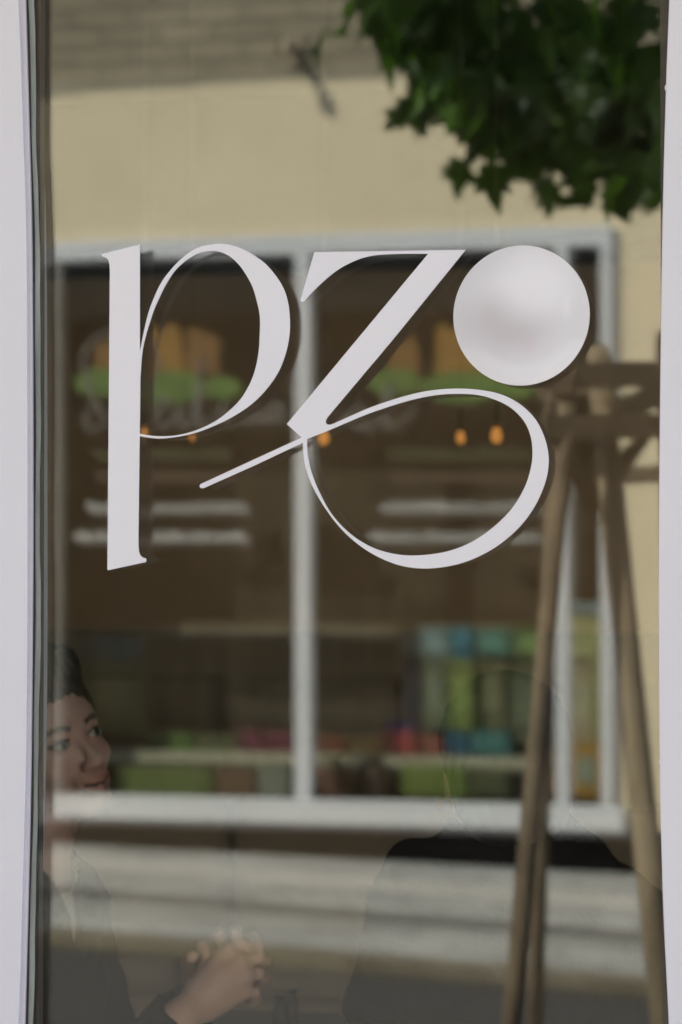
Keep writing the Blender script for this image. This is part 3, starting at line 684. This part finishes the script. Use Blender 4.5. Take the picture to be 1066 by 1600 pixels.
# crumpled napkin
p = W(500, 1604, .78); bm = bmesh.new(); bmesh.ops.create_grid(bm, x_segments=26, y_segments=26, size=.055)
for v in bm.verts:
    x, y = v.co.x*20, v.co.y*20
    v.co.z = max(.001, .022+.012*math.sin(2.9*x+1.1*y)+.010*math.sin(4.1*y-2*x+1)+.006*math.sin(7*x+5*y))*(1.35-.9*min(1, math.hypot(x, y)))
    v.co.x += .004*math.sin(3*y)
bmesh.ops.solidify(bm, geom=bm.faces[:], thickness=.0012)
me = bpy.data.meshes.new('napkin'); bm.to_mesh(me); bm.free(); me.materials.append(mat('paper_white', (.75, .77, .82), .8))
o = link(bpy.data.objects.new('paper_napkin', me)); o.location = (p.x, .78, TT+.0008); tag(o, 'crumpled white paper napkin lying on the cafe table', 'napkin')
# little potted plant
p = W(604, 1584, .62); t = empty('potted_plant', (p.x+.012, .62, TT)); tag(t, 'tiny green plant in a pot at the foot of the dark sleeve', 'plant')
MB().lathe((0, 0, 0), [(.022, 0), (.03, .045), (.032, .045), (.032, .052), (.026, .052)]).build('pot', mat('clay', (.2, .11, .07), .8), t)
mb = MB()
for k in range(9):
    a_ = k*2.4; r_ = .012+.004*(k % 4); mb.tube([(0, 0, .05), (r_*math.cos(a_), r_*math.sin(a_), .08+.004*k), (1.9*r_*math.cos(a_), 1.9*r_*math.sin(a_), .098+.005*(k % 5))], [.002, .006, .001], 6)
mb.build('leaves', mat('small_leaf', (.08, .16, .04), .6), t)
# pendant bulbs
em = bpy.data.materials.new('lit_filament'); em.use_nodes = True; e_ = em.node_tree.nodes['Principled BSDF']
e_.inputs['Base Color'].default_value = (.8, .4, .1, 1); e_.inputs['Emission Color'].default_value = (1, .40, .09, 1); e_.inputs['Emission Strength'].default_value = .17
bulbs = [(226, 676, 2.5, .018), (300, 684, 2.9, .016), (506, 685, 2.2, .022), (720, 685, 2.6, .019), (776, 682, 2.3, .023)]
names = ['leftmost glowing amber pendant bulb hanging beside the stem of the letter p', 'faint amber pendant bulb hanging under the bowl of the letter p', 'glowing amber pendant bulb hanging at the waist of the letter z',
         'left one of two amber pendant bulbs inside the loop of the z', 'right one of two amber pendant bulbs inside the loop of the z']
for (u, v, Y, r), lab in zip(bulbs, names):
    r *= .42 if u < 400 else .58; p = W(u, v, Y); t = empty('pendant_lamp', (p.x, Y, p.z)); tag(t, lab, 'pendant lamp', 'amber pendant bulbs in the cafe')
    MB().lathe((0, 0, 0), [(.002, -r*1.15), (r*.7, -r*.85), (r, 0), (r*.75, r*.8), (r*.45, r*1.5)], 20).build('bulb', em, t, True)
    MB().lathe((0, 0, r*1.5), [(r*.4, 0), (r*.4, .025), (.003, .05)]).build('lamp_holder', mat('brown_holder', (.22, .16, .10), .6), t, True)
    MB().tube([(0, 0, r*1.5+.05), (0, 0, 2.95-p.z)], .001, 6).build('cord', mat('brown_cord', (.2, .15, .1), .7), t)
t = empty('added_banquette', (-.3, 3.0, FLOOR)); tag(t, 'long low brown bench added as a brighter backdrop across the cafe', 'bench')  # bench added to brighten what shows behind the two people
bq = mat('brown_fabric', (.26, .21, .165), .85, var=.12, scale=5, bump=.3)
MB().box((-3.2, 0, .0), (3.2, .5, .40), .02).build('seat_base', bq, t)
for k in range(8):
    MB().box((-3.2+k*.8+.004, -.02, .402), (-2.4+k*.8-.004, .46, .50), .03).build('seat_cushion', bq, t)
    MB().box((-3.2+k*.8+.004, .462, .402), (-2.4+k*.8-.004, .60, .835), .03).build('back_cushion', bq, t)
# chairs
def chair(x, y, rz, lab):
    t = empty('cafe_chair', (x, y, FLOOR), rz); tag(t, lab, 'chair', 'chairs at the cafe table')
    wd = mat('chair_wood', (.08, .05, .03), .5, var=.3, scale=9)
    MB().box((-.2, -.2, .42), (.2, .2, .45), .008).build('seat', wd, t)
    for sx in (-1, 1):
        MB().tube([(sx*.17, .17, 0), (sx*.165, .165, .42)], .014).build('leg', wd, t)
        MB().tube([(sx*.18, -.2, 0), (sx*.165, -.17, .42)], .014).build('leg', wd, t)
    MB().box((-.19, -.245, .62), (.19, -.225, .76), .006).build('backrest', wd, t)
    for sx in (-1, 1): MB().bar((sx*.165, -.17, .45), (sx*.17, -.235, .74), .02, .018, up=(0, 1, 0)).build('upright', wd, t)

# ================================================================== people: signed distance bodies
def smin(a, b, k):
    h = np.clip(.5+.5*(b-a)/k, 0, 1); return b*(1-h)+a*h-k*h*(1-h)
def cone(p, a, b, r1, r2):
    a = np.asarray(a, np.float32); b = np.asarray(b, np.float32); ab = b-a
    t = np.clip(((p-a)@ab)/(ab@ab), 0, 1)
    return np.linalg.norm(p-a-t[:, None]*ab, axis=1)-(r1+(r2-r1)*t)
def elli(p, c, r, M=None):
    q = p-np.asarray(c, np.float32)
    if M is not None: q = q@M
    r = np.asarray(r, np.float32); k0 = np.linalg.norm(q/r, axis=1); k1 = np.linalg.norm(q/(r*r), axis=1)+1e-9
    return k0*(k0-1)/k1
def nets(field, lo, hi, h, name):
    lo = np.array(lo, float); hi = np.array(hi, float); C = 12
    nch = np.ceil((hi-lo)/(h*C)).astype(int); N = nch*C+1
    V = np.full(N, 1.0, np.float32)
    cs = [(i, j, k) for i in range(nch[0]) for j in range(nch[1]) for k in range(nch[2])]
    cc = (lo+(np.array(cs)+.5)*h*C).astype(np.float32); dc = field(cc)
    g = np.arange(C+1); gx, gy, gz = np.meshgrid(g, g, g, indexing='ij'); loc = np.stack([gx, gy, gz], -1).reshape(-1, 3)
    for (i, j, k), d in zip(cs, dc):
        s = (slice(i*C, i*C+C+1), slice(j*C, j*C+C+1), slice(k*C, k*C+C+1))
        if abs(d) > h*C*1.15+.015:
            if d < 0: V[s] = np.minimum(V[s], -1) if False else -1.0
            continue
        p = (lo+(loc+np.array((i, j, k))*C)*h).astype(np.float32); V[s] = field(p).reshape(C+1, C+1, C+1)
    ins = V < 0
    c8 = sum(ins[a:N[0]-1+a, b:N[1]-1+b, c:N[2]-1+c].astype(np.int8) for a in (0, 1) for b in (0, 1) for c in (0, 1))
    act = np.argwhere((c8 > 0) & (c8 < 8)); idx = -np.ones(N-1, np.int32); idx[tuple(act.T)] = np.arange(len(act))
    acc = np.zeros((len(act), 3)); cnt = np.zeros(len(act))
    cor = [(a, b, c) for a in (0, 1) for b in (0, 1) for c in (0, 1)]
    for a in cor:
        for b in cor:
            if sum(b)-sum(a) == 1 and all(y >= x for x, y in zip(a, b)):
                va = V[tuple((act+a).T)]; vb = V[tuple((act+b).T)]; m = (va < 0) != (vb < 0)
                t = np.where(m, va/(va-vb+1e-12), 0)
                acc[m] += (np.array(a)+t[:, None]*(np.array(b)-np.array(a)))[m]; cnt[m] += 1
    verts = lo+(act+acc/np.maximum(cnt, 1)[:, None])*h
    quads = []
    for ax in range(3):
        o1, o2 = [(1, 2), (2, 0), (0, 1)][ax]
        sh = [slice(0, N[0]), slice(0, N[1]), slice(0, N[2])]; sA = list(sh); sB = list(sh)
        sA[ax] = slice(0, N[ax]-1); sB[ax] = slice(1, N[ax])
        A, B = ins[tuple(sA)], ins[tuple(sB)]; e = np.argwhere(A != B)
        e = e[(e[:, o1] > 0) & (e[:, o2] > 0) & (e[:, o1] < N[o1]-1) & (e[:, o2] < N[o2]-1)]
        fl = A[tuple(e.T)]
        u = np.zeros(3, int); u[o1] = 1; w2 = np.zeros(3, int); w2[o2] = 1
        q = np.stack([idx[tuple((e-u-w2).T)], idx[tuple((e-w2).T)], idx[tuple(e.T)], idx[tuple((e-u).T)]], 1)
        q[~fl] = q[~fl][:, ::-1]; quads.append(q)
    quads = np.concatenate(quads); quads = quads[(quads >= 0).all(1)]
    me = bpy.data.meshes.new(name); me.from_pydata(verts.tolist(), [], quads.tolist()); me.update()
    me.polygons.foreach_set('use_smooth', [True]*len(me.polygons))
    return me, verts.astype(np.float32)
def cols(me, arr):
    ca = me.color_attributes.new('Col', 'FLOAT_COLOR', 'POINT')
    ca.data.foreach_set('color', np.concatenate([arr, np.ones((len(arr), 1))], 1).astype(np.float32).ravel())

def head_field(q, smile=1.0):        # q in head space: x = her left, y = forward, z = up, eyes at z = 0
    d = elli(q, (0, -.012, .030), (.074, .094, .086))
    d = smin(d, elli(q, (0, .030, .018), (.062, .058, .070)), .02)
    d = smin(d, elli(q, (0, .040, -.045), (.050, .048, .055)), .025)
    d = smin(d, elli(q, (0, .066, -.094), (.020, .018, .016)), .022)
    for s in (-1, 1):
        d = smin(d, cone(q, (s*.052, .005, -.055), (s*.016, .062, -.095), .015, .012), .022)
        d = smin(d, elli(q, (s*.040, .058, -.030), (.019, .017, .017)), .018)
        d = smin(d, cone(q, (s*.012, .084, .020), (s*.044, .068, .021), .006, .005), .012)
        d = -smin(-d, elli(q, (s*.031, .094, .001), (.017, .012, .010)), .010)
        d = smin(d, elli(q, (s*.031, .0760, .000), (.0135, .0135, .0115)), .003)
        d = smin(d, cone(q, (s*.022, .084, .0075), (s*.041, .078, .0065), .003, .003), .004)
        d = smin(d, elli(q, (s*.012, .098, -.040), (.0075, .010, .0065)), .006)
        d = smin(d, elli(q, (s*.074, -.008, -.012), (.008, .018, .030)), .008)
        d = smin(d, cone(q, (0, .100, -.0650), (s*.027, .081, -.0605+.0065*smile), .0045, .003), .005)
        d = smin(d, cone(q, (0, .098, -.0745), (s*.022, .083, -.0645), .0055, .003), .005)
    d = smin(d, cone(q, (0, .085, .010), (0, .107, -.034), .006, .0085), .012)
    d = smin(d, elli(q, (0, .108, -.038), (.0105, .009, .008)), .006)
    d = smin(d, elli(q, (0, .084, -.066), (.026, .014, .018)), .012)
    d = -smin(-d, cone(q, (-.022, .097, -.0685), (.022, .097, -.0685), .0022, .0022), .003)
    return d
def skin_cols(q, base):
    n = len(q); c = np.tile(np.array(base), (n, 1)); x, y, z = q[:, 0], q[:, 1], q[:, 2]; ax = np.abs(x)
    front = (y > .03)
    def blend(m, col):
        nonlocal c
        m = np.clip(m, 0, 1)[:, None]; c = c*(1-m)+np.array(col)*m
    blend(np.exp(-((ax-.042)**2/.018**2+(z+.032)**2/.016**2))*front*.6, (.52, .20, .16))
    blend(np.exp(-((x)**2/.012**2+(z+.038)**2/.012**2))*front*.4, (.55, .24, .18))
    lz = -.0695+.30*ax*ax/.025
    blend(((ax/.026)**2+((z-lz)/.0105)**2 < 1)*(y > .076)*.6, (.45, .15, .13))
    blend(((ax < .022)*(np.abs(z-lz-.0008) < .0016)*(y > .08))*1.0, (.06, .02, .02))
    bz = .0235-.25*(ax-.034)**2/.02
    blend((np.abs(z-bz) < .0042)*(ax > .013)*(ax < .050)*front*.85, (.05, .032, .022))
    e = ((ax-.031)/.0150)**2+((z-.001)/.0085)**2
    blend((e < 1)*front*.75, (.16, .10, .09))
    blend((((ax-.031)/.0120)**2+((z-.000)/.0050)**2 < 1)*front*.9, (.50, .48, .47))
    blend((((ax-.031)**2+z**2) < .0052**2)*front*1., (.02, .02, .025))
    blend((np.abs(z-.0058+18*(ax-.031)**2) < .0019)*(np.abs(ax-.031) < .015)*front*.95, (.02, .014, .012))
    return c
def frame(fwd, up):
    f = np.array(fwd, float); f /= np.linalg.norm(f); u = np.array(up, float); u -= f*(u@f); u /= np.linalg.norm(u)
    r = np.cross(u, f)               # person's left = up x forward
    return np.stack([r, f, u], 1).astype(np.float32)      # columns
def A(v): return np.array(v, np.float32)
def finger(p, pts, r0, r1):
    d = None; n = len(pts)-1
    for i in range(n):
        ra = r0+(r1-r0)*i/n; rb = r0+(r1-r0)*(i+1)/n; q = cone(p, pts[i], pts[i+1], ra, rb)
        d = q if d is None else smin(d, q, .002)
    return d
def woman():
    hc = A(W(74, 1166, .62)); tocam = A(CAM)-hc; tocam[2] = 0; tocam /= np.linalg.norm(tocam)
    cr = A(RIGHT); yaw = R(37); f = tocam*math.cos(yaw)+cr*math.sin(yaw); up = A((0, 0, 1))
    rl = R(19)                       # roll about the line of sight, crown to the left of the picture
    rm = np.array(Matrix.Rotation(-rl, 3, Vector(tocam)).to_3x3())
    chk = rm@up
    if chk@cr > 0: rm = np.array(Matrix.Rotation(rl, 3, Vector(tocam)).to_3x3())
    H = frame(rm@f, rm@up)
    nb = A(W(56, 1345, .60)); bf = A((.95, -.31, 0)); bs = A((.31, .95, 0))     # chest direction, towards her left
    sR = nb-bs*.155+A((0, 0, -.055)); sL = nb+bs*.105-bf*.02+A((0, 0, -.085))
    hip = nb-bf*.02+A((0, 0, -.46)); 
    wR = A(W(284, 1588, .50)); wL = A(W(318, 1560, .66))
    eR = A(W(120, 1740, .46)); eL = A(W(170, 1700, .80))
    # right hand: palm and curled fingers
    kn = [A(W(*k)) for k in ((357, 1487, .505), (374, 1503, .500), (384, 1524, .503), (384, 1547, .512))]
    f1 = [A(W(*k)) for k in ((384, 1480, .515), (404, 1497, .512), (405, 1521, .515), (397, 1552, .522))]
    f2 = [A(W(*k)) for k in ((400, 1485, .545), (416, 1503, .545), (414, 1529, .545), (402, 1562, .548))]
    f3 = [A(W(*k)) for k in ((388, 1495, .565), (404, 1513, .568), (402, 1539, .566), (392, 1567, .562))]
    # left hand comes from behind; its fingers lie over the top
    lk = [A(W(*k)) for k in ((322, 1492, .585), (342, 1474, .585), (366, 1466, .585), (390, 1474, .585))]
    l1 = [A(W(*k)) for k in ((318, 1478, .560), (342, 1460, .558), (368, 1454, .556), (396, 1466, .556))]
    l2 = [A(W(*k)) for k in ((318, 1480, .530), (342, 1463, .527), (369, 1459, .524), (402, 1478, .530))]
    l3 = [A(W(*k)) for k in ((325, 1496, .515), (350, 1478, .512), (374, 1476, .510), (405, 1492, .515))]
    def hands(p):
        d = cone(p, wR, (wR*2+kn[1])/3, .024, .024)
        for k, rr in zip(kn, (.017, .018, .018, .016)): d = smin(d, cone(p, wR*.6+k*.4, k, .021, rr-.004), .012)
        for i in range(4): d = smin(d, finger(p, [kn[i], f1[i], f2[i], f3[i]], .0096-.0004*i, .0072), .004)
        th = finger(p, [A(W(318, 1535, .505)), A(W(325, 1505, .515)), A(W(345, 1490, .535))], .012, .008); d = smin(d, th, .008)
        g = cone(p, wL, (wL+lk[1])/2, .025, .026)
        for k in lk: g = smin(g, cone(p, wL*.55+k*.45, k, .020, .012), .012)
        for i in range(4): g = np.minimum(g, finger(p, [lk[i], l1[i], l2[i], l3[i]], .0098, .0076)) if False else smin(g, finger(p, [lk[i], l1[i], l2[i], l3[i]], .0098, .0076), .003)
        g = smin(g, finger(p, [A(W(308, 1535, .62)), A(W(297, 1515, .58)), A(W(292, 1502, .545)), A(W(300, 1496, .52))], .012, .009), .006)
        return smin(d, g, .0015)
    kn_h = hip+bf*.42+A((0, 0, .02))
    def body(p):
        d = head_field((p-hc)@H)
        d = smin(d, cone(p, hc+H@A((0, -.018, -.05)), nb+A((-.01, 0, -.01)), .052, .056), .02)
        d = smin(d, cone(p, nb+bs*.05-bf*.03+A((0, 0, -.06)), nb-bs*.09-bf*.02+A((0, 0, -.05)), .048, .05), .04)
        d = smin(d, elli(p, (nb+hip)/2-bf*.05+A((0, 0, .04)), (.105, .125, .22)), .05)
        d = smin(d, elli(p, hip, (.15, .17, .12)), .05)
        for s, e, w3 in ((sR, eR, wR), (sL, eL, wL)):
            d = smin(d, cone(p, s, e, .045, .037), .03); d = smin(d, cone(p, e, w3, .037, .026), .012)
        for k in (-1, 1):
            a = hip+bs*.09*k; b = kn_h+bs*.10*k; c_ = b+A((.02, 0, -.42))
            d = smin(d, cone(p, a, b, .075, .052), .03); d = smin(d, cone(p, b, c_, .052, .035), .02); d = smin(d, cone(p, c_, c_+bf*.14, .033, .025), .02)
        d = smin(d, hands(p), .008)
        return d
    lo = A((-.95, .15, FLOOR)); hi = A((.35, 1.02, 1.42))
    me, v = nets(body, lo, hi, .0036, 'person')
    q = (v-hc)@H; base = np.array((.64, .41, .355)); c_ = np.tile(base, (len(v), 1))
    hd = (np.linalg.norm(q, axis=1) < .16) & (q[:, 2] > -.115)
    c_[hd] = skin_cols(q[hd], base)
    cols(me, c_); me.materials.append(attrmat('skin', .48, sss=.12))
    o = link(bpy.data.objects.new('person', me)); tag(o, 'smiling seated person in a dark jacket with clasped hands, hair tied up', 'person')
    # hair, gathered up
    def hair(p):
        q = (p-hc)@H
        d = elli(q, (0, -.020, .040), (.086, .104, .094))
        d = smin(d, elli(q, (0, .018, .088), (.060, .050, .040)), .02)
        d = smin(d, elli(q, (0, -.025, .128), (.062, .066, .046)), .018)
        d = smin(d, elli(q, (-.004, .058, .104), (.060, .044, .042)), .014)
        face = (q[:, 1]*.80-q[:, 2]*.60)-(.026)          # keep hair behind the hairline
        d = np.maximum(d, face)
        d = np.maximum(d, -(q[:, 2]+.055))
        n = .0022*np.sin(q[:, 0]*420+q[:, 2]*140+3*np.sin(q[:, 1]*60))+.0018*np.sin(q[:, 0]*170+q[:, 1]*230)
        return d+n
    me, v = nets(hair, hc-.21, hc+.22, .0034, 'hair'); me.materials.append(mat('brown_hair', (.085, .062, .034), .6, col2=(.035, .026, .015), scale=60, stretch=(1, 1, .2)))
    link(bpy.data.objects.new('hair', me), o)
    # jacket
    vf = nb+bf*.12
    def jacket(p):
        d = cone(p, nb+bs*.05-bf*.035+A((0, 0, -.065)), nb-bs*.10-bf*.02+A((0, 0, -.055)), .068, .074)
        d = smin(d, elli(p, (nb+hip)/2-bf*.045+A((0, 0, .035)), (.145, .155, .26)), .05)
        d = smin(d, elli(p, hip, (.17, .19, .13)), .05)
        d = smin(d, cone(p, nb+A((-.03, 0, .02)), nb+A((0, 0, -.06)), .066, .085), .02)
        cR = wR+(eR-wR)*.06; cL = wL+(eL-wL)*.10
        for s, e, w3 in ((sR, eR, cR), (sL, eL, cL)):
            sl_ = cone(p, s, e, .062, .055); sl_ = smin(sl_, cone(p, e, w3, .055, .040), .015)
            ax_ = (w3-e)/np.linalg.norm(w3-e); sl_ = np.maximum(sl_, (p-w3)@ax_-.004)
            d = smin(d, sl_, .03)
        n = .0035*np.sin(p[:, 2]*46+p[:, 0]*30+2*np.sin(p[:, 1]*25))+.002*np.sin(p[:, 2]*95-p[:, 0]*70)
        d = d+n
        # open collar: a wedge cut in front of the neck, a little towards her right
        r = p-(nb+bf*.06); up_ = r[:, 2]+.125; lat = r@bs; fw = r@bf
        d = np.maximum(d, -np.maximum(np.maximum(np.abs(lat+.01)-.26*np.maximum(up_, 0), -fw-.02), -up_))
        d = np.maximum(d, -cone(p, hc+H@A((0, -.01, -.05)), nb+A((.0, 0, -.015)), .064, .064))
        d = np.maximum(d, -cone(p, wR, wR+(wR-eR), .040, .040)) if False else d
        return d
    me, v = nets(jacket, A((-1.0, .12, .38)), A((.30, 1.06, 1.30)), .0045, 'jacket'); me.materials.append(mat('charcoal_wool', (.008, .009, .009), .95, var=.2, scale=120, bump=.4, bscale=300, spec=.03))
    link(bpy.data.objects.new('jacket', me), o)
    # pale blouse just inside the collar
    def blouse(p):
        d = elli(p, (nb+hip)/2+A((0, 0, .04))-bf*.034, (.127, .138, .245)); d = smin(d, cone(p, nb+bs*.04-bf*.03+A((0, 0, -.065)), nb-bs*.08-bf*.03+A((0, 0, -.055)), .058, .062), .04)
        r = p-(nb+bf*.06); up_ = r[:, 2]+.06; lat = r@bs; fw = r@bf
        d = np.maximum(d, -np.maximum(np.maximum(np.abs(lat+.02)-.30*np.maximum(up_, 0)*.8, -fw-.03), -up_))
        return np.maximum(d, -cone(p, hc+H@A((0, -.01, -.05)), nb+A((.0, 0, -.01)), .060, .060))
    me, v = nets(blouse, A((-.95, .25, .70)), A((.0, 1.0, 1.28)), .0055, 'blouse'); me.materials.append(mat('cream_cloth', (.52, .46, .38), .8))
    link(bpy.data.objects.new('blouse', me), o)
    # buttons and a necklace
    chair(float(hip[0])-.01, float(hip[1]), -math.atan2(float(bf[0]), float(bf[1])), 'dark wooden chair under the smiling person')
    return o
def dark_person():
    hc = A(W(782, 1200, .52)); H = frame((-.50, .86, -.10), (0.03, -.02, 1))
    nb = A(W(800, 1335, .54)); bf = A((-.62, .78, 0)); bf /= np.linalg.norm(bf); bs = A((-bf[1], bf[0], 0))    # towards their left
    sL = A(W(664, 1392, .50)); sR = A(W(968, 1432, .62))
    hip = nb-bf*.02+A((.02, -.0, -.48))
    eL = A(W(622, 1558, .46)); hL = A(W(560, 1640, .62)); eR = A(W(1040, 1660, .64)); hR = A(W(900, 1720, .85))
    kn_h = hip+bf*.40
    def arm_pts(): return ((sL, eL, hL), (sR, eR, hR))
    def body(p):
        d = head_field((p-hc)@H, .3)
        d = smin(d, cone(p, hc+H@A((0, -.018, -.05)), nb, .052, .056), .02)
        d = smin(d, cone(p, sL*.55+sR*.45+A((0, 0, .0)), sL, .06, .045), .04); d = smin(d, cone(p, sL*.45+sR*.55, sR, .06, .045), .04)
        d = smin(d, elli(p, (nb+hip)/2+A((0, 0, .03)), (.15, .12, .24)), .05)
        d = smin(d, elli(p, hip, (.16, .15, .12)), .05)
        for s, e, w3 in arm_pts():
            d = smin(d, cone(p, s, e, .043, .036), .03); d = smin(d, cone(p, e, w3, .036, .025), .012)
            ax_ = (w3-e)/np.linalg.norm(w3-e); sd = np.cross(ax_, A((0, 0, 1))); sd /= np.linalg.norm(sd)
            pc_ = w3+ax_*.05; d = smin(d, cone(p, w3, pc_, .024, .026), .012)
            for k in range(4):
                b0 = pc_+sd*(k-1.5)*.017; d = smin(d, finger(p, [b0, b0+ax_*.035, b0+ax_*(.058+.004*(1.5-abs(k-1.5)))+A((0, 0, -.014))], .0092, .007), .004)
            d = smin(d, finger(p, [w3+sd*-.02, w3+sd*-.04+ax_*.03, w3+sd*-.045+ax_*.055], .011, .008), .006)
        for k in (-1, 1):
            a = hip+bs*.09*k; b = kn_h+bs*.11*k; c_ = b+A((0, 0, -.40))
            d = smin(d, cone(p, a, b, .078, .054), .03); d = smin(d, cone(p, b, c_, .052, .035), .02); d = smin(d, cone(p, c_, c_+bf*.14, .033, .025), .02)
        return d
    me, v = nets(body, A((-.25, .12, FLOOR)), A((.95, 1.35, 1.40)), .0042, 'person')
    q = (v-hc)@H; base = np.array((.40, .26, .20)); c_ = np.tile(base, (len(v), 1)); hd = (np.linalg.norm(q, axis=1) < .16) & (q[:, 2] > -.115)
    c_[hd] = skin_cols(q[hd], base); cols(me, c_); me.materials.append(attrmat('skin_tone', .5, sss=.1))
    o = link(bpy.data.objects.new('person', me)); tag(o, 'person in a loose black top, back turned, at the lower right', 'person')
    def hair(p):
        q = (p-hc)@H
        d = elli(q, (0, -.020, .036), (.088, .104, .096)); d = smin(d, elli(q, (0, -.045, -.03), (.082, .070, .085)), .03)
        face = (q[:, 1]*.93-q[:, 2]*.36)-.018; d = np.maximum(d, face)
        return d+.0008*np.sin(q[:, 0]*300+q[:, 1]*200+2*np.sin(q[:, 2]*40))
    me, v = nets(hair, hc-.19, hc+.19, .0045, 'hair'); me.materials.append(mat('black_hair', (.010, .009, .008), .75, var=.3, scale=60))
    link(bpy.data.objects.new('hair', me), o)
    pk = A(W(634, 1352, .47))
    def top(p):
        d = cone(p, nb+A((.0, 0, .005)), nb+A((0, 0, -.10)), .078, .10)
        d = smin(d, cone(p, nb+A((0, 0, -.07)), sL+A((0, 0, -.01)), .085, .062), .04); d = smin(d, cone(p, nb+A((0, 0, -.07)), sR, .09, .058), .05)
        d = smin(d, elli(p, pk, (.030, .04, .024)), .022)
        d = smin(d, elli(p, (nb+hip)/2+A((0, 0, .03)), (.20, .155, .27)), .06); d = smin(d, elli(p, hip, (.20, .18, .14)), .05)
        cL = eL+(hL-eL)*.35; cR = eR+(hR-eR)*.7
        d = smin(d, cone(p, sL, eL, .064, .070), .03); d = smin(d, cone(p, eL, cL, .068, .048), .02)
        d = smin(d, cone(p, sR, eR, .062, .058), .03); d = smin(d, cone(p, eR, cR, .056, .045), .02)
        n = .004*np.sin(p[:, 2]*40+p[:, 0]*34+2*np.sin(p[:, 0]*22))+.002*np.sin(p[:, 2]*90-p[:, 0]*60)
        d = d+n
        return np.maximum(d, -cone(p, hc+H@A((0, -.01, -.06)), nb+A((0, 0, .01)), .060, .060))
    me, v = nets(top, A((-.28, .10, .36)), A((1.0, 1.36, 1.28)), .0055, 'top'); me.materials.append(mat('black_cloth', (.004, .005, .006), .95, var=.2, scale=120, bump=.3, bscale=200, spec=.02))
    link(bpy.data.objects.new('top', me), o)
    # hoop earring
    ec = hc+H@A((.083, -.004, -.052))
    pts = [Vector(ec)+Vector((.011*math.cos(a), .004*math.sin(a), .011*math.sin(a))) for a in [k*math.pi/10 for k in range(21)]]
    MB().tube(pts, .0014, 8, False).build('earring', mat('gold', (.35, .2, .07), .35, metal=1), o, True)
    chair(float(hip[0]), float(hip[1]), -math.atan2(float(bf[0]), float(bf[1])), 'dark wooden chair under the person in black')
    return o
woman(); dark_person()
